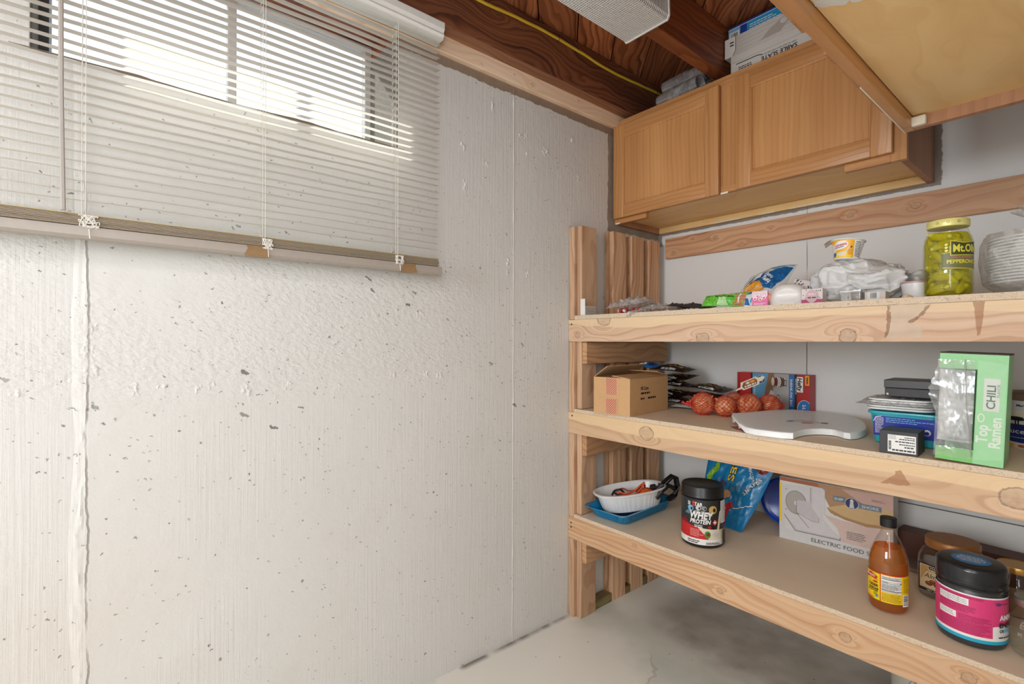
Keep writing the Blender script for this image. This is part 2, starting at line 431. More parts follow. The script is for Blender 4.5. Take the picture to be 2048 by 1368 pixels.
def floor_mat():
    t = NT('painted_floor'); p = t.pos(); x, y, z = t.sep(p)
    c = t.mix(t.noise(p, 2.4, 4), srgb(232, 228, 217), srgb(240, 237, 228))
    # damp stain that lies under the shelves, green at its rim
    f = t.add(t.add(t.mul(y, 1.0), t.mul(x, .14)), t.mul(t.sub(t.noise(p, 3.0, 4, .6), .5), .5))
    stain = t.mul(t.step(f, -.54, -.26), t.step(x, .12, .3)); rim = t.mul(t.step(f, -.68, -.5), t.sub(1.0, t.step(f, -.5, -.35)))
    c = t.mix(t.mul(rim, .3), c, srgb(150, 162, 132))
    c = t.mix(t.mul(stain, t.add(.3, t.mul(t.noise(p, 9, 4), .6))), c, srgb(116, 94, 70))
    # big pale bare patch with a curled paint edge
    u = t.add(t.mul(t.sub(x, .62), .8), t.mul(t.add(y, .92), .6)); v = t.sub(t.mul(t.add(y, .92), .8), t.mul(t.sub(x, .62), .6))
    pe = t.add(u, t.mul(t.sub(t.noise(p, 5, 3), .5), .22))
    c = t.mix(t.mul(t.mul(t.step(pe, .0, .015), t.step(y, -.5, -.62)), .4), c, srgb(190, 190, 184))
    edge = t.sub(1.0, t.step(t.math('ABSOLUTE', t.sub(pe, .0)), .002, .009))
    c = t.mix(t.mul(t.mul(edge, t.step(y, -.55, -.65)), .35), c, srgb(130, 128, 116))
    sp = t.voro(p, 28); r = t.sep(sp.outputs['Color'])
    spk = t.mul(t.sub(1.0, t.step(sp.outputs['Distance'], .05, .09)), t.step(r[1], .8, .82))
    c = t.mix(t.mul(spk, .8), c, srgb(58, 52, 46))
    gap = t.mul(t.step(x, .03, .004), t.step(t.noise(t.xyz(0, y, 0), 6, 2), .42, .55))
    c = t.mix(t.mul(gap, .8), c, srgb(84, 76, 68))
    h = t.add(t.mul(t.noise(p, 30, 4), .4), t.mul(pe, 0))
    return t.done(t.bsdf(c, t.add(.32, t.mul(t.noise(p, 6, 3), .3)), t.bump(h, .15, .004)))
CONC, BACKW, FLOORM = concrete_wall(), back_wall_mat(), floor_mat()
PLAIN = pm('painted_partition', (226, 222, 216), .6, bump=.1, bs=40)
DECK = wood('deck_planks', (206, 132, 84), (168, 98, 58), (84, 42, 24), plank=(.148, -.417), rings=.62, fine=.5, contrast=1.35, warp=1.3, rough=.6)
JOIST = wood('old_joist_wood', (152, 96, 64), (126, 74, 48), (66, 36, 24), 'yzx', rings=.8, fine=.6, warp=1.6, contrast=1.3, rough=.6,
             knots=[(-1.07, 2.29, .018), (-.62, 2.2, .006), (-.38, 2.26, .007), (-1.5, 2.25, .012)])
JOIST2 = wood('joist_wood', (186, 108, 60), (150, 82, 44), (84, 44, 24), 'yzx', rings=.8, fine=.6, warp=1.2, rough=.55)
PLATE = wood('sill_board_wood', (255, 232, 204), (250, 216, 182), (222, 172, 132), 'yzx', rings=.9, warp=.7, contrast=.9, sap=(1.0, -1, (250, 216, 182)),
             knots=[(-1.1, 2.115, .005), (-.95, 2.13, .004), (-.86, 2.12, .009), (-.6, 2.14, .006)])

# ------------------------------------------------------------------ shell
rv = random.Random(3)
w = MB(CONC)
Y0, YS, YL, YR = -5.4, -2.162, -2.255, -1.41
ZB, ZT, ZW = 1.745, 2.157, 2.104
w.box((-.26, YS, -.05), (0, .12, ZB)); w.box((-.26, Y0, -.05), (-.007, YL, ZW)); w.box((-.26, YL, -.05), (-.007, YS, ZB))
w.box((-.26, YR, ZB), (0, .12, ZW))
# crumbled ridge of the pour joint
def joint(u, v):
    z = u*1.745; yy = -2.186+.05*v+.012*fbm((0, 4, z), 3.1)+.008*(1.2-z)*.4
    a = math.sin(v*PI); n = fbm((v*2.5, z*1, 1), 9)*.5+fbm((v*5, z*3, 4), 14)*.6
    return (-.0065+a*(.003+.0045*max(0, n+.3)), yy, z)
w.grid(joint, 220, 12)
# thin vertical fin of the second joint
w.grid(lambda u, v: (math.sin(v*PI)*(.0016+.0022*max(0, fbm((0, 0, u*2.08), 14)))-.0004, -.934+(v-.5)*.008+.0025*fbm((3, 0, u*2.08), 6), u*2.085), 160, 6)
# paint-covered form-tie patches and drips: (y, z, radius, height, drip)
def lump(y, z, r, h, dr=0, sd=0):
    n = 34; m = 12; vs = []; fs = []
    for i in range(m+1):
        for k in range(n):
            a = 2*PI*k/n; q = i/m; rr = r*q*(1+.5*fbm((math.cos(a)+sd, math.sin(a), sd), 1.6))
            ax, az = math.cos(a)*rr, math.sin(a)*rr
            if az < 0: az *= 1+dr
            hh = h*(1-q**2.2)*(.6+1.3*max(-.35, fbm((ax*85+sd, az*60, sd), 1.6)))-.0012*q
            vs.append((hh-(.007 if y < YS else 0), y+ax, z+az))
    for i in range(m):
        for k in range(n): fs.append((i*n+k, i*n+(k+1) % n, (i+1)*n+(k+1) % n, (i+1)*n+k))
    w.faces(vs, fs)
for i, (y, z, r) in enumerate([(-2.075, 1.018, .016), (-2.022, 1.019, .013), (-1.95, 1.011, .015), (-1.92, 1.019, .013), (-1.842, 1.007, .022), (-1.771, .978, .009), (-1.426, 1.025, .013), (-1.308, 1.024, .018), (-1.255, 1.022, .017), (-1.74, 1.013, .016), (-2.175, 1.041, .018), (-2.159, 1.109, .012), (-2.15, 1.159, .014), (-1.331, 1.226, .018), (-2.273, 1.017, .012), (-2.15, 1.07, .016), (-1.6, 1.0, .012)]):
    lump(y, z, r*1.15, .0020, .2, i*3.7)
for i, (y, z, r, d) in enumerate([(-1.156, 1.69, .012, 3.2), (-1.165, 1.82, .011, 1.5), (-1.194, 1.905, .009, 0), (-1.036, 2.0, .009, 4), (-.873, 1.927, .011, .3), (-.901, 1.923, .010, .4), (-.767, 1.893, .024, .3), (-.963, 1.44, .009, 6), (-.864, 1.40, .010, .6), (-.87, 1.86, .007, 3), (-.62, 1.98, .007, 3), (-.58, 1.83, .012, .8), (-1.06, 1.78, .006, 5), (-.5, 1.6, .008, 2)]):
    lump(y, z, r*1.15, .0030, d, i*2.9+50)
wl = struct(w.build('wall_left', smooth=35))
struct(solid('wall_back', BACKW, (-.26, 0, -.05), (1.96, .14, 2.36), bev=0))
struct(solid('wall_right', PLAIN, (1.84, -5.4, -.05), (1.96, 0, 2.36), bev=0))
struct(solid('wall_front', PLAIN, (-.26, -5.52, -.05), (1.96, -5.4, 2.36), bev=0))
struct(solid('floor', FLOORM, (-.26, -5.52, -.12), (1.96, .14, 0), bev=0))
# diagonal deck boards above the joists
c = MB(DECK); S = .148
for k in range(-40, 16):
    a, b = (-.417+S*k)*1.41421, (-.417+S*(k+1))*1.41421-.006
    # strip a < x + y < b, clipped to the room
    x0, x1, y0, y1 = -.26, 1.96, -5.52, .14
    pts = []
    for s_ in (a, b):
        xa = max(x0, s_-y1); xb = min(x1, s_-y0)
        if xb > xa: pts.append(((xa, s_-xa), (xb, s_-xb)))
    if len(pts) == 2: c.prism([pts[0][0], pts[0][1], pts[1][1], pts[1][0]], 2.342, 2.362)
c.use(pm('subfloor_dark', (40, 26, 18), .9)).box((-.26, -5.52, 2.366), (1.96, .14, 2.4))
struct(c.build('ceiling'))
# joists, rim timber and the pale sill board
struct(MB(JOIST).box((.022, -5.4, 2.157), (.07, -.002, 2.34), .003).build('trim_1'))
struct(MB(PLATE).box((-.02, -5.4, 2.098), (.0215, -.002, 2.157), .002).build('trim_2'))
rim = MB(JOIST2); rim.box((-.25, -5.4, 2.158), (-.021, -.002, 2.34)); rim.box((-.25, -5.4, 2.106), (-.021, YL, 2.157)); rim.box((-.25, YR, 2.106), (-.021, -.002, 2.157)); struct(rim.build('trim_3'))
RIMB = wood('rim_underside_wood', (176, 124, 90), (150, 102, 72), (110, 70, 48), 'yxz', rings=.7)
struct(MB(RIMB).box((.0218, -5.4, 2.1535), (.0698, -.002, 2.1568)).build('trim_8'))
for i, x in enumerate((.447, .85, 1.255, 1.66)):
    struct(MB(JOIST2).box((x, -5.4, 2.157), (x+.052, -.002, 2.34), .003).build('trim_%d' % (4+i)))

# ------------------------------------------------------------------ window set deep in the wall
wf = MB(pm('window_frame_paint', (196, 194, 190), .5), pm('dark_sash', (62, 62, 64), .5))
X0, X1 = -.235, -.205
wf.m = 0; wf.box((X0, YL, 1.745), (X1, YR, 1.785), .002); wf.box((X0, YL, 2.135), (X1, YR, 2.157), .002)
wf.m = 1; wf.box((X0, YL, 1.785), (X1+.05, YL+.022, 2.135), .002); wf.m = 0
wf.box((X0, YR-.024, 1.785), (X1, YR, 2.135), .002)
wfo = struct(wf.build('window_1'))
MB(pm('mullion_paint', (206, 202, 198), .5)).box((X0+.002, -1.853, 1.785), (X1+.004, -1.83, 2.135), .003).build('mullion', wfo)
MB(film('window_glass', (246, 250, 252), .95, .02, .1)).box((-.222, YL+.02, 1.783), (-.218, YR-.022, 2.137)).build('pane', wfo)

RAW = pm('raw_window_reveal', (112, 106, 98), .85, bump=.8, bs=70, var=.3)
MB(RAW).box((X1+.001, YR-.005, 1.746), (-.004, YR-.0002, 2.10)).build('reveal', wfo)
MB(RAW).box((X1+.001, YL+.0002, 1.746), (-.03, YL+.004, 2.10)).build('reveal', wfo)
def crack(u, v):
    y = YL-.03+(YR-YL+.05)*u; a = max(0, .5+fbm((y, 0, 0), 9)*1.4)
    return (.0009, y, 1.7445+(v-.5)*(.001+.005*a)+.003*fbm((y, 2, 0), 5)*(1 if v > .5 else .3))
MB(pm('dark_sill_gap', (116, 100, 86), .8, bump=.4)).grid(crack, 120, 2).build('sill_gap', wfo)
# snowy bank with dry grass, beyond the window
def snow():
    t = NT('snow_and_dry_grass'); p = t.pos(); x, y, z = t.sep(p)
    n = t.noise(t.xyz(t.mul(x, 4), t.mul(y, 14), t.mul(z, 3)), 3, 4, .6, 1.2)
    return t.done(t.bsdf(t.mix(t.step(n, .5, .66), srgb(186, 192, 202), srgb(128, 132, 130)), .8, t.bump(n, .4, .03)))
g = MB(snow())
g.grid(lambda u, v: (-.27-7*u, -5.5+7.5*v, 1.62+2.6*u**.9+.22*fbm((u*7, v*7, 0), .8)*min(1, u*8)), 60, 70)
tag(g.build('outside_snow_bank', smooth=60), 'snow covered bank with dry grass outside the basement window', 'snow bank', kind='stuff')
# ------------------------------------------------------------------ lumber shelving
CED = ((222, 192, 164), (208, 170, 138), (174, 128, 98))
PALE = (242, 212, 166)
W_TOP = wood('shelf_board_top', *CED, 'xzy', rings=.75, warp=.75, contrast=.95, knots=[(.60, 1.143, .021), (1.005, 1.1485, .019), (.19, 1.222, .03), (.05, 1.16, .012)], sap=(1.198, 1, (232, 204, 164)))
W_MID = wood('shelf_board_middle', (222, 190, 158), (208, 170, 134), (178, 132, 98), 'xzy', rings=.6, warp=.55, contrast=.8, knots=[(.385, .806, .026), (1.318, .80, .026)], sap=(.806, 1, (232, 200, 156)), seed=2)
W_LOW = wood('shelf_board_low', (220, 184, 146), (206, 162, 122), (168, 118, 82), 'xzy', rings=.9, warp=.5, contrast=1.0, knots=[(.335, .39, .007), (.66, .352, .010), (1.0, .362, .013), (1.24, .38, .013), (.10, .385, .004)], seed=4)
W_POST = wood('post_wood', (218, 184, 152), (202, 162, 128), (162, 116, 86), 'zxy', rings=.8, warp=.7, contrast=1.0)
W_STUD = wood('stud_wood', (232, 192, 154), (214, 168, 128), (168, 118, 84), 'zyx', rings=.7, warp=1.0, contrast=1.1)
W_CLEAT = wood('cleat_wood', (214, 172, 130), (194, 146, 104), (150, 104, 70), 'yzx', rings=.7, warp=.9)
W_SILL = wood('damp_sill_wood', (150, 138, 84), (128, 108, 66), (88, 66, 40), 'yzx', rings=.7)
def particle():
    t = NT('particle_board'); p = t.coord(); n = t.sep(t.n('ShaderNodeNewGeometry').outputs['Normal'])
    v = t.voro(t.xyz(*[t.mul(a, k) for a, k in zip(t.sep(p), (1.0, 1.0, 1.8))]), 380); r = t.sep(v.outputs['Color'])
    chips = t.mix(t.step(r[0], .62, .8), srgb(218, 196, 170), srgb(200, 176, 148)); chips = t.mix(t.mul(t.step(t.noise(p, 110, 3), .6, .68), .35), chips, srgb(120, 94, 76))
    top = t.mix(t.noise(p, 8, 4), srgb(228, 204, 174), srgb(237, 216, 190))
    top = t.mix(t.mul(t.step(t.noise(p, 3, 4), .56, .72), .3), top, srgb(208, 186, 164))
    edge = t.step(t.math('ABSOLUTE', n[2]), .4, .7)
    return t.done(t.bsdf(t.mix(edge, chips, top), .6, t.bump(t.noise(p, 150, 3), .06, .002)))
PB = particle()
FY, BY = -.636, -.598
sh = thing('shelving_unit', 'built-in three tier lumber shelving with particle board shelves along the back wall', 'shelves', (0, 0, 0))
XR = 1.83
TIERS = ((1.133, 1.224, 1.240, W_TOP), (.755, .843, .857, W_MID), (.320, .411, .424, W_LOW))
for z0, z1, zp, m in TIERS:
    MB(m).box((.001, FY, z0), (XR, BY, z1-.0005), .0015).build('front_board', sh)
    MB(PB).prism([(.0335, FY+.0005), (XR, FY+.0005), (XR, -.004), (.055, -.004), (.055, -.53), (.0615, -.53), (.0615, -.6215), (.0335, -.6215)], z1, zp).build('shelf_panel', sh)
for a, b in ((0, .3195), (.4115, .7545), (.8435, 1.1325), (1.2245, 1.607)):
    solid('front_post', W_POST, (.003, FY, a), (.0325, -.548, b-.0), sh)
for a, b in ((0, .4105), (.4245, .8425), (.8575, 1.2235), (1.2405, 1.609)):
    solid('inner_post', W_POST, (.0345, -.621, a), (.0605, -.531, b), sh)
for y in (-.412, -.282, -.152):
    for k, (x0, x1, dy) in enumerate(((.004, .024, 0), (.026, .050, .004))):
        solid('wall_stud', W_STUD, (x0, y+dy, 0), (x1, y+dy+.089, 1.615+(.004 if y == -.412 else 0)), sh)
for z in (1.043, .668, .231): solid('shelf_cleat', W_CLEAT, (.062, -.620, z), (.086, -.05, z+.0885), sh, .003)
solid('bottom_plate', W_SILL, (.004, -.53, 0), (.05, -.413, .036), sh)
for y0_, y1_ in ((-.322, -.283), (-.191, -.153)): solid('bottom_plate', W_SILL, (.004, y0_, 0), (.05, y1_, .036), sh)
# nail heads
for x, z in ((.018, 1.205), (.022, .828), (.018, .386), (.018, .368)):
    nl = MB(pm('nail_head', (52, 44, 40), .5, .6)); nl.lathe([(0, -.001), (.0035, -.001), (.0035, .0006), (0, .0008)], 10, Matrix.Translation((x, FY-.0002, z)) @ Matrix.Rotation(PI/2, 4, 'X'))
    nl.build('nail', sh)
# water marks and a dark run on the front boards
STN = [pm('stain_dark', (128, 82, 58), .6, Alpha=.36), pm('stain_pale', (240, 224, 204), .6, Alpha=.42), pm('stain_tan', (186, 130, 88), .6, Alpha=.42)]
def rough(P, k=4, a=.0016, sd=0):
    o_ = []
    for (x0, y0), (x1, y1) in zip(P, P[1:]+P[:1]):
        for q in range(k):
            f = q/k; x, y = x0+(x1-x0)*f, y0+(y1-y0)*f; o_.append((x+a*noise.noise((x*160, y*160, sd)), y+a*noise.noise((x*160, y*160, sd+9))))
    return o_
for P_, m_, a_ in (([(1.087, 1.2225), (1.17, 1.2225), (1.162, 1.213), (1.151, 1.197), (1.13, 1.182), (1.14, 1.173), (1.159, 1.17), (1.155, 1.142), (1.087, 1.14), (1.091, 1.157), (1.099, 1.18), (1.097, 1.209)], 1, .003), ([(1.089, 1.222), (1.094, 1.221), (1.097, 1.193), (1.094, 1.168), (1.087, 1.142), (1.084, 1.142), (1.089, 1.175), (1.088, 1.199)], 0, .005),
        ([(1.173, 1.222), (1.164, 1.218), (1.153, 1.199), (1.134, 1.185), (1.128, 1.178), (1.142, 1.180), (1.159, 1.196), (1.17, 1.212)], 0, .005), ([(1.246, 1.2225), (1.266, 1.2225), (1.263, 1.192), (1.259, 1.15), (1.253, 1.146), (1.250, 1.182)], 2, .002), ([(1.075, .781), (1.105, .81), (1.11, .823), (1.121, .818), (1.127, .802), (1.137, .79), (1.115, .783), (1.095, .783)], 2, .004)):
    D_ = Dec(); D_.poly(rough(P_, 5, a_), STN[m_]); D_.build('stain', sh, lambda u, v, w: Vector((u, FY-.0001-w, v)))
# narrow board screwed to the back wall above the top shelf
W_LEDGE = wood('ledger_wood', (226, 184, 146), (210, 160, 120), (160, 106, 72), 'xzy', rings=.6, warp=.6, contrast=1.0, knots=[(.10, 1.56, .008), (.31, 1.60, .009), (.43, 1.555, .008), (.20, 1.615, .005), (.83, 1.60, .010), (1.02, 1.595, .013), (1.30, 1.57, .014), (.55, 1.60, .006)])
tag(solid('ledger_board', W_LEDGE, (.055, -.022, 1.536), (XR, -.0005, 1.634)), 'long narrow bare wood board fixed to the back wall above the top shelf', 'board')

# ------------------------------------------------------------------ oak wall cabinets
OAK = wood('oak_door_panel', (214, 160, 104), (200, 142, 86), (158, 102, 56), 'zxy', rings=.9, fine=2.2, warp=.4, contrast=.62, rough=.34, bump=.2)
OAKF = wood('oak_frame_vertical', (212, 158, 104), (196, 138, 84), (154, 98, 54), 'zxy', rings=.9, fine=1.6, warp=.35, contrast=.7, rough=.34, bump=.25)
OAKH = wood('oak_frame_level', (212, 158, 104), (196, 138, 84), (154, 98, 54), 'xzy', rings=.9, fine=1.6, warp=.35, contrast=.7, rough=.34, bump=.25)
OAKS = wood('cabinet_side_veneer', (190, 140, 104), (172, 122, 88), (134, 90, 62), 'zyx', rings=.7, fine=1.2, warp=.5, contrast=.6, rough=.5)
BIRCH = wood('cabinet_base_ply', (250, 218, 160), (242, 202, 140), (216, 170, 106), 'xyz', rings=.16, fine=.25, warp=2.4, contrast=.75, rough=.42, bump=.05)
CHIP = pm('splintered_white_wood', (238, 228, 210), .8, bump=.6, bs=200)
def cabinet(name, label, loc, rz, W, D, H, doors, stub=None, full=False):
    """local: x along the width, front at y = -D, back at y = 0, z from the cabinet's bottom"""
    r = thing(name, label, 'cabinet', loc, rz)
    T = .018
    b = MB(OAKS); b.box((0, -D+.02, 0), (T, 0, H)); b.box((W-T, -D+.02, 0), (W, 0, H)); b.use(OAKH); b.box((T, -D+.02, H-T), (W-T, 0, H)); b.box((T, -.008, .028), (W-T, 0, H-T))
    b.use(BIRCH).box((T, -.02, 0), (W-T, -.0, .0275), .001); b.build('carcass', r)
    MB(BIRCH).box((T, -D+.021, .028), (W-T, -.0205, .038)).build('bottom_panel', r)
    f = MB(OAKF, OAKH); y0, y1 = -D, -D+.0195; st = .04
    f.box((0, y0, 0), (st, y1, H), .001); f.box((W-st, y0, 0), (W, y1, H), .001)
    mid = [(doors[i][1]+doors[i+1][0])/2 for i in range(len(doors)-1)]
    for x in mid: f.box((x-.038, y0+.0002, .05), (x+.038, y1, H-.04), .0006)
    f.m = 1; f.box((st, y0, H-.045), (W-st, y1, H), .001)
    if stub:
        f.box((st, y0, .0262), (W-st, y1, .05), .0008)
        f.box((st, y0, 0), (stub[0], y1, .026), .0008); f.box((stub[1], y0, 0), (W-st, y1, .026), .0008)
    else: f.box((st, y0, 0), (W-st, y1, .05), .001)
    f.build('face_frame', r)
    for x0, x1, z0, z1 in doors:
        q = .055; e = -D-.001; th = .019
        d = MB(OAKF, OAKH)
        # stiles and rails with an eased outer lip
        def frame_bar(lo, hi, m): d.m = m; d.box(lo, hi, .0035, 3)
        frame_bar((x0, e-th, z0), (x0+q, e, z1), 0); frame_bar((x1-q, e-th, z0), (x1, e, z1), 0)
        frame_bar((x0+q-.002, e-th+.0005, z0), (x1-q+.002, e, z0+q), 1); frame_bar((x0+q-.002, e-th+.0005, z1-q), (x1-q+.002, e, z1), 1)
        dd = d.build('door', r, smooth=40)
        p = MB(OAK); a0, a1, c0, c1 = x0+q, x1-q, z0+q, z1-q
        p.box((a0-.006, e-.012, c0-.006), (a1+.006, e-.004, c1+.006))
        # ogee bead inside the frame
        for (s0, s1, ax) in (((a0, c0), (a1, c0), 0), ((a0, c1), (a1, c1), 0), ((a0, c0), (a0, c1), 1), ((a1, c0), (a1, c1), 1)):
            p.tube([(s0[0], e-.0125, s0[1]), (s1[0], e-.0125, s1[1])], .0048, 8)
        p.build('door_panel', dd, smooth=50)
    return r
cb = cabinet('wall_cabinet', 'two door oak wall cabinet hung in the corner above the top shelf', (.003, -.003, 1.664), 0, 1.062, .340, .461,
             [(.008, .503, .020, .431), (.566, 1.032, .022, .431)], stub=(.17, .905))
# painted chips along the back rail
for lo, hi in [((x0, -.021, -.0008), (x1, -.0185, .0035)) for x0, x1 in ((.30, .42), (.50, .56), (.62, .86))]+[((.006, -.3412, -.0006), (.03, -.334, .005)), ((.48, -.3412, .022), (.53, -.3395, .029))]:
    solid('chipped_edge', CHIP, lo, hi, cb, 0)
cn = cabinet('hanging_cabinet', 'oak cabinet overhead at the right seen from below with a pale plywood underside', (1.735, -.560, 1.664), -PI/2, 1.10, .627, .461, [(.115, .50, .022, .44), (.60, 1.03, .022, .44)])
pt = Dec()
def blob(cx, cy, r, sd, n=60):
    return [(cx+r*(1+.3*fbm((math.cos(2*PI*k/n)*1.2+sd, math.sin(2*PI*k/n)*1.2, sd), 1.6))*math.cos(2*PI*k/n), cy+.62*r*(1+.3*fbm((math.cos(2*PI*k/n)*1.2, math.sin(2*PI*k/n)*1.2+sd, sd), 2.1))*math.sin(2*PI*k/n)) for k in range(n)]
PAINT = pm('white_paint_smear', (226, 222, 214), .7, bump=.5, bs=120)
pt.poly(blob(-.675, -.575, .05, 2), PAINT).poly(blob(-.655, -.548, .042, 5), PAINT)
pt.build('paint_smear', cn, lambda u, v, w: Vector((-u, v, .028-w-.0002)))
solid('chipped_edge', CHIP, (.019, -.612, .001), (.034, -.58, .024), cn, .004); solid('chipped_edge', CHIP, (.002, -.628, -.0009), (.35, -.6255, .0025), cn, 0)

# ------------------------------------------------------------------ blind
VIN = NT('vinyl_slats'); o = VIN.coord()
d1 = VIN.n('ShaderNodeBsdfPrincipled'); d1.inputs['Base Color'].default_value = srgb(224, 220, 213); d1.inputs['Roughness'].default_value = .4
tl = VIN.n('ShaderNodeBsdfTranslucent'); VIN.put(tl.inputs[0], VIN.mix(VIN.noise(o, 6, 2), srgb(244, 240, 230), srgb(250, 246, 238)))
mx = VIN.n('ShaderNodeMixShader'); mx.inputs[0].default_value = .5; VIN.put(mx.inputs[1], d1.outputs[0]); VIN.put(mx.inputs[2], tl.outputs[0])
VINYL = VIN.done(mx.outputs[0])
RAIL = pm('blind_rail', (168, 157, 146), .4, bump=.03); STACKM = pm('blind_stack', (162, 146, 126), .5, bump=.05); STACKY = pm('yellowed_vinyl', (190, 170, 122), .5)
CORDM = pm('white_cord', (226, 220, 210), .8)
bl = thing('window_blind', 'white horizontal slat blind lowered in front of the basement window', 'blind', (.055, -1.86, 1.345))
BA, BB = -.585, .563           # ends, local y
def B(x, y, z): return (x-.055, y+1.86, z-1.345)
pr = [(.030, 2.098), (.078, 2.098), (.078, 2.104), (.084, 2.110), (.080, 2.118), (.086, 2.128), (.086, 2.148), (.082, 2.152), (.030, 2.152)]
hr = MB(pm('blind_headrail', (232, 229, 222), .4, bump=.03)); hr.prism([(x-.055, z-1.345) for x, z in pr], BA-.004, BB+.004, 'xz'); hr.build('headrail', bl)
zs = [2.086-.0206*k for k in range(33)]
sl = MB(VINYL); tilt = math.radians(-8)
for k, z in enumerate(zs):
    def fn(u, v, z=z, k=k):
        a = (v-.5)*.0255; hgt = .0012*(1-(2*v-1)**2)
        sag = .0012*math.sin(u*9+k*1.7)+.0008*math.sin(u*23+k)
        return (a*math.cos(tilt)-hgt*math.sin(tilt), BA+(BB-BA)*u, z-1.345+a*math.sin(tilt)+hgt*math.cos(tilt)+sag)
    sl.grid(fn, 40, 4)
sl.build('slats', bl, smooth=60)
st = MB(STACKM, STACKY)
for k in range(9):
    z = 1.3725+k*.0027; j = .0012*math.sin(k*5.1); st.m = 1 if k == 8 else 0
    st.box((-.013+j, BA+.002, z-1.345), (.0135+j*1.5, BB-.004+j, z+.0021-1.345), .0007, 1)
st.build('slat_stack', bl)
br = MB(RAIL); br.prism([(-.014, .004), (-.010, 0), (.010, 0), (.016, .006), (.017, .017), (.0145, .0255), (-.013, .0255)], BA-.008, BB+.006, 'xz'); br.build('bottom_rail', bl, smooth=30)
# ladder cords, tangled where the slack slats are gathered
for yi, y in enumerate((-2.168, -1.820, -1.452)):
    c = MB(CORDM); yy = y+1.86
    for dx in (-.0128, .0135): c.tube([(dx, yy, .03), (dx, yy, .74)], .0006, 5)
    c.tube([(.0145, yy+.006, .03), (.0145, yy+.006, .76)], .0008, 5)
    for z in zs: c.tube([(-.0128, yy, z-1.3495), (.0135, yy, z-1.3465)], .0005, 4)
    c.build('ladder_cord', bl)
    k = MB(CORDM); r = random.Random(yi+4); pts = []
    for q in range(260):
        e = q*.21; pts.append((.0165+.002*math.sin(e*1.7), yy+.012+(.017 if yi == 0 else .012)*math.sin(e*1.13+yi)*(.75+.25*math.sin(e*.31)), .033+.013*math.sin(e*.77+.6*math.sin(e*2.3))+(.003 if yi == 0 else 0)))
    k.tube(pts, .0011, 5); k.tube([(.0185, yy+.012, .02), (.0195, yy+.013, .008), (.018, yy+.0135, 0)], .0011, 5); k.build('cord_tangle', bl)
wd_ = MB(pm('wand_clear_grey', (176, 168, 160), .25)); wd_.tube([(.028, -2.202+1.86, .74), (.034, -2.2+1.86, .3), (.035, -2.196+1.86, .050)], .0042, 6); wd_.build('tilt_wand', bl)
TAPE = pm('brown_packing_tape', (150, 118, 82), .35, bump=.4, bs=90)
for y0, y1 in ((-1.858, -1.806), (-1.434, -1.384)):
    tp = MB(TAPE); y0 += 1.86; y1 += 1.86
    tp.grid(lambda u, v: ((.0150, .0176, .0172, .0150, .0, -.012)[min(5, int(v*5+.01))]+.0008*fbm((u*4, v*4, y0), 2), y0+(y1-y0)*u+.004*math.sin(v*9+u*3), (.0262, .0175, .006, -.0006, -.0008, -.0008)[min(5, int(v*5+.01))]+.0005*fbm((u*5, v*4, y0), 2)), 10, 5)
    tp.build('tape', bl, smooth=40)

# ------------------------------------------------------------------ ceiling lamp with a prismatic wrap lens
fl = thing('ceiling_light', 'white wraparound ceiling light with a ribbed prismatic lens under the joists', 'light', (.52, -.83, 2.157))
LENS = NT('prismatic_lens'); o = LENS.coord(); x_, y_, z_ = LENS.sep(o)
gx = LENS.math('PINGPONG', LENS.mul(x_, 260), 1.0); gy = LENS.math('PINGPONG', LENS.mul(y_, 260), 1.0)
gr = LENS.add(gx, gy)
LENSM = LENS.done(LENS.bsdf(LENS.mix(LENS.step(gr, .25, .9), srgb(206, 206, 204), srgb(250, 250, 248)), .25, LENS.bump(gr, .6, .003), Transmission_Weight=.25))
ln = MB(LENSM); prof = [(-.080, -.004), (-.081, -.050), (-.074, -.062), (.074, -.062), (.081, -.050), (.080, -.004)]
ln.prism([(x, z) for x, z in prof], -1.24, -.006, 'xz'); ln.build('lens', fl, smooth=25)
for y_e in (-.006, -1.246):
    ec = MB(pm('lamp_white_enamel', (236, 234, 230), .35)); ec.prism([(x*1.035, z*1.03) for x, z in prof], y_e, y_e+.006, 'xz'); ec.build('end_cap', fl)
hs = MB(pm('lamp_white_enamel', (236, 234, 230), .35)); hs.box((-.077, -1.238, -.0038), (.077, -.008, -.0002)); hs.build('housing', fl)

# ------------------------------------------------------------------ yellow cable stapled along the joist
cab = thing('electrical_cable', 'yellow electrical cable stapled along the dark outer joist', 'cable', (.0755, -.9, 2.30))
pts = []
for y, z in [(-3.6, 2.285), (-2.4, 2.275), (-1.6, 2.28), (-1.154, 2.289), (-.95, 2.302), (-.866, 2.306), (-.776, 2.305), (-.646, 2.300), (-.52, 2.291), (-.42, 2.290), (-.356, 2.293), (-.25, 2.299), (-.131, 2.305), (-.01, 2.314)]: pts.append((y, z))
cp = []
for (a, b), (c_, d) in zip(pts, pts[1:]):
    for k in range(6):
        t_ = k/6; s_ = t_*t_*(3-2*t_); cp.append((0, a+(c_-a)*t_+.9, b+(d-b)*s_-2.30))
m_ = MB(pm('yellow_cable_sheath', (232, 196, 62), .45)); n0 = len(m_.b.verts); m_.tube(cp, .0062, 8)
for v in m_.b.verts: v.co.x *= .75
m_.build('sheath', cab, smooth=60)
for y, z in ((-.776, 2.305), (-.131, 2.305), (-1.9, 2.277)):
    s_ = MB(pm('blue_steel_staple', (66, 62, 92), .4, .7)); s_.tube([(-.006, y+.9, z-2.30-.010), (.0062, y+.9, z-2.30-.009), (.0062, y+.9, z-2.30+.009), (-.006, y+.9, z-2.30+.010)], .0013, 6); s_.build('staple', cab)
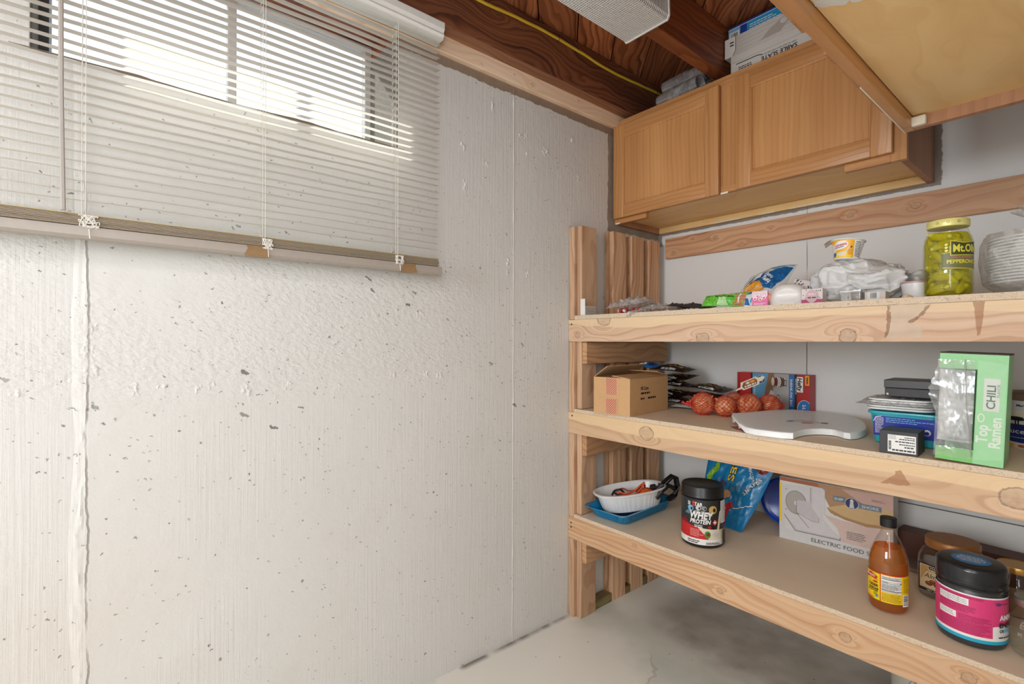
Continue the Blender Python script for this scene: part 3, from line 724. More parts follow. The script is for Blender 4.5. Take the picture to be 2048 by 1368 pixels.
# ------------------------------------------------------------------ things on the lowest shelf
ZL, ZM, ZT_ = .4245, .8575, 1.2405
def face(x, y): return math.atan2(CAM.y-y, CAM.x-x)
BLACKP = pm('black_plastic', (26, 26, 27), .3, bump=.02)
GLASS = film('clear_glass', (250, 252, 250), .94, .03, .15, 14, edge=1.0)
def ringed(r, z0, z1, n, d):
    out = []
    for k in range(n):
        a = z0+(z1-z0)*k/n; b = z0+(z1-z0)*(k+1)/n
        out += [(r, a+.0003), (r, b-(b-a)*.35), (r-d, b-(b-a)*.25), (r-d, b-.0003)]
    return out

# whey protein tub
wx, wy, R = .514, -.485, .0700
t = thing('protein_powder_tub', 'black tub of whey protein powder with a red and white label on lowest shelf', 'tub', (wx, wy, ZL))
MB(BLACKP).lathe([(0, 0), (R-.006, 0), (R-.001, .004), (R, .010), (R, .166), (R-.004, .169), (R-.004, .176), (0, .176)], 64).build('body', t, 40)
MB(BLACKP).lathe([(R-.003, .1695), (R+.0012, .1705), (R+.0012, .176), (R, .1775), (R, .204), (R-.003, .208), (R-.006, .2085), (R-.009, .2065), (0, .2065)], 64).build('lid', t, 40)
D = Dec(); W2 = .175
D.rect(-W2, .012, W2, .149, pm('label_charcoal', (40, 42, 42), .35, bump=0))
D.rect(-W2, .012, W2, .030, ink('white'))
D.poly([(-.09, .030), (-.09, .074), (-.015, .066), (.022, .030)], ink('red')); D.poly([(-.015, .066), (.035, .062), (.09, .058), (.09, .030), (.022, .030)], ink('cream'))
D.poly([(-.09, .074), (-.09, .088), (-.055, .084), (-.045, .070)], ink('maroon'))
D.poly([(.003, .064), (.004, .076), (.042, .073), (.042, .061)], ink('black')); D.text('48', .023, .0685, .009, ink('red'), bold=.02)
for k in range(3): D.line([(.045+.004*k, .076), (.055+.004*k, .058)], .0015, ink('black'))
D.ell(.017, .045, .010, .011, ink('dgreen')); D.ell(.019, .046, .006, .006, ink('brown'))
D.ell(.046, .046, .013, .008, ink('lgrey')); D.poly([(.048, .048), (.060, .115), (.066, .118), (.064, .09), (.058, .050)], ink('cream'))
D.fine(-.04, .036, .006, .060, 5, ink('lpink'), .3); D.fine(-.05, .015, .0, .026, 2, ink('black'), .5)
D.fine(.012, .014, .07, .022, 2, ink('black'), .5)
D.text('SI  STAR', -.024, .1365, .0105, ink('white'), bold=.03, fit=.050); D.line([(-.032, .129), (-.024, .145)], .004, ink('red')); D.line([(-.024, .129), (-.033, .144)], .0028, ink('red'))
# helmeted players reduced to shapes
for (u, v, c, q) in ((.034, .122, 'gold', 1.25), (-.012, .126, 'lgrey', .8), (-.038, .122, 'lblue', .9), (.006, .126, 'grey', .7)):
    D.ell(u, v, .011*q, .010*q, ink(c)); D.ell(u+.004*q, v-.001, .004*q, .005*q, ink('black'))
    D.poly([(u-.012*q, v-.008), (u-.024*q, v-.018), (u-.004, v-.020), (u+.002, v-.008)], ink('grey' if c != 'lblue' else 'slate'))
D.text('WHEY', -.002, .104, .021, ink('white'), bold=.035, fit=.074, shear=.2); D.text('PROTEIN', -.006, .0845, .0125, ink('white'), bold=.035, fit=.066, shear=.2)
D.ell(.040, .084, .0075, .008, ink('red')); D.line([(.034, .084), (.046, .084)], .003, ink('white')); D.line([(.040, .078), (.040, .090)], .003, ink('white'))
D.fine(-.024, .066, .0, .075, 2, ink('white'), .5)
D.rect(.062, .080, .092, .148, ink('white')); D.fine(.064, .083, .09, .146, 14, ink('grey'), .45, 1); D.rect(.075, .012, .10, .056, pm('label_charcoal', (40, 42, 42), .35))
wl_ = cyl(R+.0001, face(wx, wy)+.0, 0); D.build('label', t, lambda u, v, w: wl_(u, v*1.11-.001, w), du=.006)

# white oval dish in a blue tray
tr = thing('blue_tray', 'translucent blue plastic tray with fluted sides holding a white dish', 'tray', (.166, -.430, ZL), math.radians(2))
BLUET = pm('blue_tray_plastic', (14, 124, 172), .2, bump=.05)
def trayfn(w0, d0, w1, d1, h, th=0.0):
    def rr(w, d, r, a):      # rounded rectangle outline by angle parameter 0..1
        p = []
        hw, hd = w/2-r, d/2-r
        a *= 4; q = int(a) % 4; f = a-int(a)
        cx, cy = ((hw, hd), (-hw, hd), (-hw, -hd), (hw, -hd))[q]
        L = (2*hw, 2*hd, 2*hw, 2*hd)[q]; arc = r*PI/2; s = f*(L+arc)
        if s < arc:
            t_ = q*PI/2+s/r; return cx+r*math.cos(t_), cy+r*math.sin(t_)
        s -= arc; t_ = (q+1)*PI/2; ex, ey = cx+r*math.cos(t_), cy+r*math.sin(t_)
        dx, dy = ((-1, 0), (0, -1), (1, 0), (0, 1))[q]; return ex+dx*s, ey+dy*s
    return rr
rr = trayfn(0, 0, 0, 0, 0)
m = MB(BLUET); prof = [(.14, .285, .0, 0), (.152, .300, .002, 0), (.163, .316, .012, 1), (.174, .340, .036, 1), (.182, .356, .043, 0), (.208, .384, .046, 0), (.210, .386, .043, 0), (.1795, .3535, .0395, 0), (.171, .336, .034, 1), (.160, .312, .0135, 1), (.149, .296, .0045, 0)]
def tf(u, v):
    i = min(int(round(v*(len(prof)-1))), len(prof)-1); w_, d_, z, fl = prof[i]
    k = .0013*math.sin(u*2*PI*92)*fl; x, y = rr(w_+2*k, d_+2*k, .03, u); return (x, y, z)
m.grid(tf, 368, len(prof)-1, cu=True)
m.prism([rr(.15, .296, .03, k/60) for k in range(60)], .001, .004); m.build('tray', tr, 35)
ds = thing('oval_dish', 'white fluted oval baking dish tilted in the blue tray and full of wires', 'dish', (.176, -.445, ZL+.028), math.radians(68), rot=(math.radians(-2), math.radians(-5), math.radians(66)))
WHITEC = pm('white_ceramic', (236, 234, 232), .2, bump=.02)
def dish(u, v):
    P_ = [(.30, .0), (.70, .0), (.80, .004), (.90, .040), (.94, .055), (1.03, .058), (1.04, .062), (1.0, .064), (.93, .060), (.87, .042), (.76, .008), (.30, .006)]
    i = min(int(round(v*(len(P_)-1))), len(P_)-1); q, z = P_[i]
    fl = .016*abs(math.sin(u*2*PI*22)) if i in (2, 3) else 0
    a = 2*PI*u; ca, sa = math.cos(a), math.sin(a); e = 2/2.4
    return ((q-fl)*.150*abs(ca)**e*(1 if ca > 0 else -1), (q-fl)*.090*abs(sa)**e*(1 if sa > 0 else -1), z*1.22)
m = MB(WHITEC); m.grid(dish, 176, 11, cu=True); m.lathe([(0, .0), (.041, .0), (.041, .006), (0, .006)], 40, sx=1, sy=.6); m.build('dish', ds, 40)
def wire(name, label, pts, r, mat, group=None, jitter=0, sd=0):
    P0 = [Vector(p) for p in pts]; out = []
    for i in range(len(P0)-1):
        a, b, c, d = P0[max(i-1, 0)], P0[i], P0[i+1], P0[min(i+2, len(P0)-1)]
        for k in range(7):
            q = k/7; out.append(.5*((2*b)+(c-a)*q+(2*a-5*b+4*c-d)*q*q+(3*b-a-3*c+d)*q**3))
    out.append(P0[-1]); m_ = MB(mat); m_.tube(out, r, 7); o_ = m_.build(name, None, 60)
    return tag(o_, label, 'cable', group)
ORW = pm('orange_wire', (206, 84, 44), .4); BKW = pm('black_wire', (28, 22, 24), .4); RSW = pm('rust_wire', (150, 66, 44), .45)
z_ = ZL+.080
wire('orange_cable', 'orange cable looped up at the left of the white dish', [(.13, -.49, z_+.004), (.15, -.50, z_+.013), (.185, -.49, z_+.012), (.20, -.46, z_+.02), (.215, -.43, z_+.045), (.222, -.42, z_+.052), (.218, -.436, z_+.03), (.205, -.465, z_+.008), (.185, -.50, z_+.008), (.165, -.512, z_+.002)], .0036, ORW)
wire('rust_cable', 'rust coloured cable curled behind the orange one in the white dish', [(.12, -.47, z_+.006), (.14, -.455, z_+.016), (.17, -.45, z_+.012), (.20, -.435, z_+.022), (.215, -.41, z_+.04), (.205, -.40, z_+.02), (.18, -.42, z_+.004)], .0034, RSW)
wire('black_cable', 'black cable coiled at the left end of the white dish', [(.125, -.505, z_-.004), (.12, -.48, z_+.008), (.14, -.47, z_+.014), (.165, -.48, z_+.008), (.15, -.50, z_+.002), (.13, -.495, z_+.004)], .0042, BKW)
# orange pouch with a dark cap in the middle of the dish
m = MB(pm('orange_pouch', (212, 92, 36), .45, bump=.3, bs=40)); m.grid(lambda u, v: ((.036*math.sin(PI*v)*math.cos(2*PI*u)), (.030*math.sin(PI*v)*math.sin(2*PI*u)), .024*(-math.cos(PI*v))*(1+.2*fbm((u*3, v*3, 1), 2))), 28, 14, cu=True)
o_ = m.build('orange_pouch', None, 60, loc=(.222, -.415, z_+.004)); o_.rotation_euler = (.2, -.3, .9); tag(o_, 'orange rounded pouch lying in the middle of the white dish', 'pouch')
m = MB(pm('dark_rubber', (34, 26, 26), .5)); m.tube([(.225, -.375, z_+.008), (.238, -.378, z_+.028), (.245, -.37, z_+.036)], [.012, .018, .010], 12); m.tube([(.245, -.39, z_), (.268, -.385, z_+.032), (.272, -.375, z_+.05)], [.014, .010, .014], 12); m.tube([(.262, -.40, z_-.004), (.275, -.38, z_+.022)], [.012, .016], 10)
tag(m.build('dark_plug', None, 50), 'dark rubber plug ends heaped behind the orange pouch in the dish', 'plug')
# black moulded strap hanging over the right end of the dish
m = MB(pm('black_strap', (20, 18, 19), .28, bump=.1))
sp = [(.225, -.355, z_-.004), (.24, -.335, z_+.022), (.262, -.312, z_+.054), (.274, -.298, z_+.070), (.283, -.288, z_+.064), (.288, -.284, z_+.03), (.286, -.30, z_-.006), (.278, -.335, z_-.020)]
for off in (-.011, 0, .011): m.tube([(x+off*.7, y-off*.3, z+abs(off)*.1) for x, y, z in sp], .007, 8)
m.tube([(.24, -.35, z_-.002), (.268, -.318, z_+.034), (.284, -.298, z_+.02)], .010, 8)
tag(m.build('black_strap', None, 50), 'shiny black moulded strap hooked over the right end of the white dish', 'strap')

# crumple-able pillow packet: front/back bulge from an outline function
def pouch(m, out, T, nu=34, nv=34, crump=.004, fs=16, sd=0, seal=.06, M=None, pinch=1.0):
    """out(u,v) -> Vector on the middle surface, thickness along local n(u,v) ; both skins"""
    def side(s_):
        def fn(u, v):
            p = out(u, v); q = (max(0, (min(u, 1-u)-.0)/.5)**.55)*(max(0, (min(v, 1-v)-seal)/(.5-seal))**.6 if min(v, 1-v) > seal else 0)
            e = min(1, min(u, 1-u)*9)*min(1, min(v, 1-v)*9)
            n = ridge((u*3+sd, v*3, s_*2+sd), fs*.12)*crump*e+fbm((u*5+sd, v*4, s_), fs*.16)*crump*1.2*e
            N = (out(min(1, u+.01), v)-out(max(0, u-.01), v)).cross(out(u, min(1, v+.01))-out(u, max(0, v-.01))).normalized()
            return p+N*s_*(T*q*.5+.0004)+N*n*pinch
        return fn
    m.grid(side(1), nu, nv, M=M); m.grid(side(-1), nu, nv, M=M)
    return side(1)
def quadf(a, b, c, d, bow=0):
    """bilinear patch: a (0,0) b (1,0) c (1,1) d (0,1)"""
    a, b, c, d = map(Vector, (a, b, c, d))
    return lambda u, v: (a*(1-u)+b*u)*(1-v)+(d*(1-u)+c*u)*v

# blue cereal pouch leaning on the wall
BAGB = pm('blue_pouch_film', (24, 124, 178), .25, bump=.25, bs=30)
bg_ = thing('cereal_pouch', 'bright blue cereal pouch leaning on the back wall behind the protein tub', 'pouch', (.47, -.25, ZL))
def rel(p): return (p[0]-.47, p[1]+.25, p[2]-ZL)
bq = quadf(rel((.40, -.30, ZL+.003)), rel((.566, -.30, ZL+.003)), rel((.665, -.19, .748)), rel((.395, -.19, .748)))
def bout(u, v):
    p = bq(u, v); s_ = math.sin(PI*v); p.x += (.5-u)*-.035*s_*0+(.012*s_*(1 if u > .5 else -.6))*abs(2*u-1); return p
m = MB(BAGB); fr = pouch(m, bout, .055, 40, 46, .004, 18, 3, .03); m.build('film', bg_, 60)
D = Dec(); B_ = ink
D.rect(.36, .03, .60, .23, B_('red')); D.text('FUN', .51, .15, .055, B_('yellow'), rot=-PI/2, bold=.03, fit=.13); D.text('Marshmallow', .455, .14, .03, B_('white'), rot=-PI/2, bold=.02, fit=.19); D.text('SHAPES!', .405, .12, .03, B_('white'), rot=-PI/2, bold=.02, fit=.14)
D.poly([(.50, .23), (.62, .30), (.66, .24), (.60, .2)], B_('red'))
for c, h, k in (('black', .098, .045), ('yellow', .092, .012)): D.text('BLES', .50, .69, h, B_(c), rot=-PI/2, bold=k, fit=.36)
for c, k in (('black', .03), ('white', .012)): D.text('MARSHMALLOW', .72, .68, .042, B_(c), rot=-PI*.28, bold=k, fit=.36)
D.poly([(.06, .52), (.20, .70), (.26, .68), (.27, .63), (.14, .47), (.08, .47)], B_('lime')); D.text('LOOK', .145, .61, .032, B_('black'), rot=PI*.29, bold=.02, fit=.12); D.text('GLUTEN FREE', .19, .565, .026, B_('black'), rot=PI*.29, fit=.17)
D.ell(.88, .70, .07, .05, B_('maroon')); D.text('25', .88, .70, .03, B_('lpink'), rot=-.6, bold=.02)
for c, k in (('black', .05), ('white', .01)): D.text('SHAPES', .83, .50, .05, B_(c), rot=PI*.29, bold=k, fit=.25)
D.ell(.30, .38, .10, .09, B_('rust')); D.ell(.50, .36, .06, .05, B_('skin')); D.ell(.28, .24, .05, .035, B_('skin')); D.ell(.40, .47, .035, .03, B_('violet')); D.ell(.23, .13, .05, .03, B_('pink'))
D.line([(.62, .20), (.95, .30)], .008, B_('white')); D.line([(.05, .86), (.14, .93)], .03, B_('white'))
def onbag(u, v, w): 
    u, v = min(max(u, .01), .99), min(max(v, .01), .99); e = .006
    n = (fr(u+e, v)-fr(u-e, v)).cross(fr(u, v+e)-fr(u, v-e)).normalized()
    return fr(u, v)+n*(.0006+w*1.5)
D.build('label', bg_, onbag, .03, .03)

# stack of blue plastic plates standing on edge between the pouch and the box
PLT = pm('blue_plate_plastic', (20, 66, 172), .22, bump=.02)
names = ('front', 'second', 'third', 'fourth', 'rear'); base = None
for k in range(5):
    if base is None:
        m = MB(PLT); m.lathe([(0, 0), (.060, 0), (.066, .003), (.070, .0045), (.074, .0045), (.078, .0075), (.084, .0085), (.088, .013), (.092, .014), (.092, .0155), (.087, .0150), (.083, .0105), (.077, .0095), (.073, .0065), (.069, .0062), (.058, .002), (0, .002)], 56)
        base = o_ = m.build('plate', None, 40)
    else: o_ = base.copy(); COL.objects.link(o_)
    o_.location = (.640+.003*k, -.083+.011*k, ZL+.0925); o_.rotation_euler = (math.radians(85), 0, math.radians(4))
    tag(o_, 'deep blue plastic plate on edge beside the slicer box, %s of the stack' % names[k], 'plate', 'blue plates standing on edge')

# food slicer carton
an = math.radians(6)
sb = thing('slicer_carton', 'white photo-printed carton for an electric food slicer on the lowest shelf', 'carton', (.671, -.230, ZL), an)
SW, SH_, SD = .331, .2205, .105
MB(pm('carton_white', (222, 218, 214), .5), ).box((0, 0, 0), (SW, SD, SH_), .0012).build('box', sb)
D = Dec()
D.poly([(0, SH_-.001), (SW, SH_-.001), (SW, .135), (.20, .12), (.15, .205), (0, .208)], ink('rust')); D.poly([(.12, SH_-.001), (SW, SH_-.001), (SW, .12), (.17, .12)], pm('ink_wood', (176, 136, 100), .5))
D.poly([(.19, SH_-.006), (SW, SH_-.002), (SW, .160), (.27, .165)], pm('ink_ham', (204, 166, 152), .5))
D.poly([(.148, .142), (.20, .163), (.26, .172), (SW, .172), (SW, .115), (.26, .108), (.20, .117), (.16, .13)], pm('ink_board', (206, 172, 122), .5)); D.poly([(.148, .142), (.20, .122), (.26, .114), (SW, .121), (SW, .112), (.26, .104), (.20, .113), (.16, .126)], pm('ink_board_edge', (172, 132, 84), .5))
D.poly([(.14, .116), (.19, .108), (.26, .104), (SW, .112), (SW, .0), (.20, .0), (.18, .08)], pm('ink_peach', (216, 190, 180), .5))
D.rect(0, .06, .008, .20, ink('yellow')); D.rect(0, 0, SW, .036, pm('ink_offwhite', (214, 212, 210), .5)); D.poly([(0, .036), (0, .06), (.008, .06), (.008, .19), (.02, .19), (.02, .036)], pm('ink_offwhite', (214, 212, 210), .5))
GW = pm('ink_appliance', (202, 196, 198), .5); GL = pm('ink_appliance_light', (214, 209, 210), .5); GD = pm('ink_appliance_dark', (120, 112, 114), .5)
D.poly([(.012, .19), (.02, .195), (.135, .205), (.143, .198), (.143, .12), (.135, .10), (.17, .06), (.188, .05), (.188, .038), (.06, .036), (.016, .085)], GL)
D.poly([(.016, .092), (.016, .085), (.055, .036), (.188, .038), (.188, .046), (.058, .044)], GW)
D.ell(.054, .138, .034, .042, pm('ink_blade', (150, 144, 138), .3)); D.ell(.054, .138, .031, .039, pm('ink_blade2', (176, 170, 164), .3)); D.ell(.054, .136, .006, .008, GL)
D.poly([(.056, .148), (.100, .150), (.100, .135), (.126, .10), (.126, .083), (.105, .083), (.056, .104)], GW); D.line([(.056, .148), (.056, .102), (.095, .058)], .0016, GD); D.line([(.056, .104), (.10, .085), (.125, .084), (.126, .10)], .001, GD)
D.rect(.100, .13, .104, .20, GW); D.line([(.100, .15), (.100, .20)], .0012, GD); D.line([(.016, .088), (.052, .038), (.188, .041)], .002, GD); D.line([(.188, .038), (.188, .05)], .0015, GD)
for q in ((.022, .18), (.022, .108)): D.ell(q[0], q[1], .0016, .0016, ink('black'))
D.rect(.168, .171, .202, .187, ink('slate')); D.rect(.24, .161, .30, .177, ink('slate')); D.text('SHIP', .184, .179, .009, ink('lgrey'), bold=.02, fit=.026); D.text('SHORE', .271, .169, .009, ink('lgrey'), bold=.02, fit=.046); D.text('TO', .235, .168, .004, ink('lgrey'))
D.ell(.221, .172, .0195, .0185, ink('lgrey')); D.ell(.221, .172, .018, .017, ink('navy')); D.poly([(.214, .157), (.217, .178), (.215, .181), (.221, .188), (.227, .181), (.225, .178), (.228, .157)], ink('lgrey'))
D.text('ELECTRIC FOOD SLICER', .103, .020, .0135, pm('ink_greytext', (96, 94, 94), .5), align='LEFT', fit=.22)
D.fine(.207, .050, .26, .078, 5, pm('ink_greytext', (96, 94, 94), .5), .3); D.fine(.275, .19, .32, .198, 2, GD, .35)
D.build('label', sb, flat((0, 0, 0), (1, 0, 0), (0, -1, 0)))

# amber vinegar bottle
vx, vy = 1.064, -.517; R = .0436
t = thing('vinegar_bottle', 'clear bottle of amber cider vinegar with a yellow label and black cap', 'bottle', (vx, vy, ZL))
prof = [(0, .003), (.030, .001), (.038, .003), (.0425, .010), (R, .018), (R, .124), (R-.001, .134), (.040, .149), (.034, .166), (.027, .183), (.0195, .198), (.0165, .207), (.0165, .226), (0, .226)]
MB(GLASS).lathe(prof, 64).build('glass', t, 60)
def liquid(name, rgb, dens=.55):
    t_ = NT(name); tr_ = t_.n('ShaderNodeBsdfTransparent'); tr_.inputs[0].default_value = srgb(*rgb)
    df = t_.n('ShaderNodeBsdfDiffuse'); df.inputs[0].default_value = srgb(*rgb); tl_ = t_.n('ShaderNodeBsdfTranslucent'); tl_.inputs[0].default_value = srgb(*rgb)
    a = t_.n('ShaderNodeMixShader'); a.inputs[0].default_value = .5; t_.put(a.inputs[1], df.outputs[0]); t_.put(a.inputs[2], tl_.outputs[0])
    b = t_.n('ShaderNodeMixShader'); b.inputs[0].default_value = dens; t_.put(b.inputs[1], tr_.outputs[0]); t_.put(b.inputs[2], a.outputs[0])
    return t_.done(b.outputs[0])
MB(liquid('amber_vinegar', (246, 176, 78), .30)).lathe([(0, .005), (.030, .004), (.037, .006), (.0405, .012), (.0418, .02), (.0418, .124), (.0405, .134), (.0375, .149), (.031, .167), (0, .167)], 56).build('vinegar', t, 60)
MB(BLACKP).lathe([(0, .2185), (.0185, .2185), (.0187, .2215)]+[(.0187, .2405), (.0175, .242), (0, .242)], 48, rfn=lambda a: 1+.012*math.cos(a*36)).build('cap', t, 35)
D = Dec(); Y_ = pm('label_yellow', (244, 206, 20), .4, bump=0); Rd = ink('red')
D.rect(-.072, .030, .052, .099, Y_); D.rect(-.0225, .030, -.0205, .101, Rd); D.rect(-.0225, .0985, .033, .101, Rd); D.rect(-.072, .097, -.022, .0995, Rd)
D.rect(-.019, .056, .024, .0965, ink('white')); D.text('Nutrition Facts', .0025, .0935, .0034, ink('black'), bold=.02, fit=.040)
for y, h in ((.0875, .0012), (.083, .0005), (.0795, .0008), (.0745, .0005), (.0715, .0005), (.0685, .0005), (.0655, .0005), (.0605, .0014)): D.rect(-.0185, y, .0235, y+h, ink('black'))
D.fine(-.018, .0885, .02, .092, 2, ink('grey'), .5); D.text('Calories', -.018, .0813, .0028, ink('black'), align='LEFT', bold=.02); D.text('0', .0215, .0815, .004, ink('black'), bold=.02); D.fine(-.018, .062, .02, .079, 5, ink('grey'), .35); D.fine(-.018, .0565, .022, .060, 2, ink('grey'), .4)
D.fine(-.018, .033, .022, .054, 7, pm('ink_olive', (150, 120, 20), .5), .35); D.rect(.026, .026, .043, .056, ink('white')); D.bars(.028, .030, .041, .054, ink('black'), 12, False)
D.fine(.027, .060, .042, .095, 9, pm('ink_olive', (150, 120, 20), .5), .3)
D.poly([(-.060, .088), (-.045, .095), (-.026, .088), (-.030, .084), (-.026, .080), (-.045, .084), (-.06, .080)], Rd); D.text('BRAGG', -.045, .0885, .005, ink('white'), bold=.02, fit=.024); D.ell(-.032, .075, .006, .0022, Rd)
D.text('CIDER', -.037, .0660, .0058, ink('black'), bold=.03, fit=.025); D.text('VINEGAR', -.037, .0575, .0055, ink('black'), bold=.03, fit=.026); D.fine(-.052, .050, -.026, .054, 1, ink('black'), .5); D.text('5%', -.031, .0455, .006, ink('black')); D.rect(-.032, .038, -.025, .0425, ink('teal')); D.fine(-.06, .032, -.035, .036, 1, ink('red'), .5)
D.build('label', t, (lambda f_: lambda u, v, w: f_(u, v*1.04, w))(cyl(R+.0003, face(vx, vy)+.10, 0)), du=.004)

# jars at the right end
GOLD = pm('gold_lid', (196, 150, 78), .32, .75, bump=.05); BRZ = pm('bronze_lid', (158, 104, 52), .38, .35, bump=.03); SILV = pm('worn_silver_lid', (176, 172, 156), .3, .8, bump=.1)
ax, ay = 1.162, -.318
t = thing('almond_jar', 'clear square almond jar with a bronze lid and black framed gold label', 'jar', (ax, ay, ZL), math.radians(-18))
def sq(a, e=3.6): return 1/(abs(math.cos(a))**e+abs(math.sin(a))**e)**(1/e)
PET = film('clear_pet', (240, 238, 236), .86, .08, .5, 18)
MB(PET).lathe([(0, .002), (.055, .001), (.062, .004), (.066, .014), (.066, .095), (.064, .115), (.056, .132), (.050, .137), (.050, .146), (0, .146)], 72, rfn=sq).build('jar', t, 50)
MB(BRZ).lathe([(.050, .1385), (.0575, .139), (.059, .142), (.059, .159), (.0565, .163), (0, .163)], 64).build('lid', t, 40)
D = Dec(); D.rect(-.046, .022, .046, .096, ink('black')); D.rect(-.043, .030, .043, .093, ink('cream')); D.rect(-.0415, .0315, .0415, .0915, pm('label_dark_gold', (188, 146, 84), .4))
D.poly([(-.0405, .05), (-.02, .088), (.02, .088), (.0405, .05), (.0405, .033), (-.0405, .033)], ink('sand'))
D.rect(-.020, .083, .020, .092, ink('black')); D.text('MARKET', 0, .0875, .005, ink('cream'), fit=.034); D.text('MILK CHOCOLATE', 0, .0785, .004, ink('black'), fit=.055); D.text('Almonds', 0, .066, .013, ink('black'), fit=.064, shear=.35)
for q in range(5): D.ell(-.02+.01*q, .045+.006*(q % 2), .009, .006, ink('brown')); D.ell(-.021+.01*q, .047+.006*(q % 2), .004, .002, ink('rust'))
D.text('NET WT 48 OZ', 0, .0265, .004, ink('cream'), fit=.05)
lf = flat((0, -.0664, 0), (1, 0, 0), (0, -1, 0)); D.build('label', t, lambda u, v, w: Vector((u, -.0666-w+.4*max(0, abs(u)-.02)**2*5, v)), du=.01)
m = MB(pm('dark_carton', (92, 56, 44), .6)); m.box((0, 0, 0), (.30, .075, .088), .001); o_ = m.build('brown_carton', None, None, loc=(.985, -.098, ZL), rot=math.radians(-3)); tag(o_, 'dark brown carton against the back wall behind the almond jar', 'carton')
m = MB(pm('grey_board', (126, 112, 102), .6)); m.box((0, 0, 0), (.2, .10, .012), .001); o_ = m.build('cardboard_sheet', None, None, loc=(.985, -.205, ZL)); tag(o_, 'flat greyish card pack lying in front of the brown carton', 'card pack')
# pink tub
px_, py_ = 1.227, -.518; R = .0640
t = thing('supplement_tub', 'pink labelled supplement tub with a wide black lid and blue sticker on top', 'tub', (px_, py_, ZL))
MB(pm('tub_dark_plastic', (58, 58, 60), .35)).lathe([(0, 0), (R-.010, 0), (R-.003, .004), (R, .012), (R, .120), (R-.003, .125), (R-.004, .131), (0, .131)], 72).build('body', t, 40)
lidp = [(R-.002, .1315), (R+.0012, .1325), (R+.0012, .1370), (R-.0005, .1385), (R+.0006, .1435), (R+.0012, .1475), (R+.0008, .1495), (R+.002, .1505), (R+.002, .1745), (R, .181), (R-.004, .1845), (R-.008, .1853), (0, .1853)]
MB(pm('black_lid_plastic', (32, 33, 36), .2, bump=.02)).lathe(lidp, 80).build('lid', t, 35)
D = Dec(); PK = pm('label_pink', (222, 62, 122), .35, bump=0)
D.rect(-.19, .015, .19, .1145, ink('white')); D.rect(-.19, .029, .043, .1115, PK); D.poly([(.043, .0535), (.043, .1115), (.19, .1115), (.19, .058), (.05, .055)], PK); D.rect(-.19, .0155, .19, .0235, ink('teal')); D.rect(-.19, .015, .19, .0162, ink('navy'))
DP = pm('ink_deep_pink', (150, 36, 84), .5)
for y0, y1, x1 in ((.096, .1045, .0), (.063, .0705, -.022)):
    D.rect(-.060, y0-.006, x1, y1+.0, ink('white')); D.fine(-.058, y0-.004, x1-.004, y1-.002, 3, ink('grey'), .4, 1.0)
D.line([(-.038, .090), (-.038, .1045)], .0006, ink('grey')); D.line([(-.018, .090), (-.018, .1045)], .0006, ink('grey'))
D.fine(-.06, .0735, .012, .0885, 5, DP, .35, 1.0); D.fine(-.06, .105, .025, .110, 2, DP, .4, 1); D.fine(-.018, .056, .04, .070, 5, DP, .3, .9); D.fine(-.06, .031, .038, .055, 9, DP, .3, 1.0)
D.text('AMINO', .056, .074, .0105, ink('white'), align='LEFT', bold=.04, fit=.05); D.text('ENERGY', .056, .058, .0095, ink('black'), align='LEFT', bold=.04, fit=.056); D.text('ON', .056, .046, .0065, ink('black'), align='LEFT', bold=.03); D.rect(.066, .0425, .09, .0495, ink('lblue')); D.fine(.054, .030, .09, .035, 1, ink('black'), .5)
D.ell(.054, .1025, .006, .0028, ink('violet')); D.fine(.062, .1, .085, .105, 1, DP, .4)
D.build('label', t, (lambda f_: lambda u, v, w: f_(u, v*1.075, w))(cyl(R+.0003, face(px_, py_)-.06, 0)), du=.005)
D = Dec(); D.ell(0, 0, .036, .036, pm('sticker_blue', (44, 128, 190), .3, bump=0), 48)
for k, w_ in enumerate((.040, .048, .054, .050, .036)): D.fine(-w_/2, .0145-.0085*k, w_/2, .0195-.0085*k, 1, ink('white'), .7, 1.15)
fa = face(px_, py_); Uv = (-math.sin(fa), math.cos(fa), 0)
D.build('sticker', t, flat((0, 0, .1853), Uv, (0, 0, 1)))
# small glass jars
def jar(name, label, x, y, R, H, lidm, fill=None, emboss=False):
    t = thing(name, label, 'jar', (x, y, ZL), 0)
    nk = H-.03
    MB(GLASS).lathe([(0, .003), (R*.8, .001), (R*.94, .004), (R, .014), (R, nk-.022), (R*.96, nk-.012), (R*.80, nk), (R*.78, nk+.004), (R*.78, H-.004), (0, H-.004)], 56).build('glass', t, 50)
    MB(lidm).lathe([(R*.79, H-.016), (R*.86, H-.0155), (R*.87, H-.013), (R*.865, H-.003), (R*.84, H), (R*.8, H-.0012), (0, H-.0012)], 56, rfn=lambda a: 1+.006*math.cos(a*40)).build('lid', t, 30)
    if fill: MB(fill[0]).lathe([(0, .006), (R*.8, .005), (R*.93, .016), (R*.93, fill[1]), (0, fill[1]+.003)], 40).build('contents', t, 50)
    if emboss:
        D_ = Dec(); EM = film('embossed_glass', (235, 240, 236), .55, .08, 0)
        D_.text('Ball', 0, .075, .016, EM, bold=.02, fit=.036, shear=.3); D_.text('MASON', 0, .052, .009, EM, bold=.02, fit=.042); D_.build('embossing', t, cyl(R+.0006, face(x, y)-.3, 0), du=.004)
    return t
jar('preserving_jar', 'clear embossed preserving jar with a dull silver lid at the right front edge', 1.338, -.505, .0455, .128, SILV, emboss=True)
jar('glass_jar', 'clear glass jar with a gold lid behind the pink labelled tub', 1.285, -.285, .046, .128, GOLD, (pm('tan_contents', (150, 116, 84), .8), .05))
jar('spice_jar', 'small jar with a dark gold lid and reddish contents at the right edge', 1.372, -.335, .040, .128, pm('dark_gold_lid', (120, 92, 48), .35, .7), (pm('red_spice', (150, 62, 38), .8), .07))
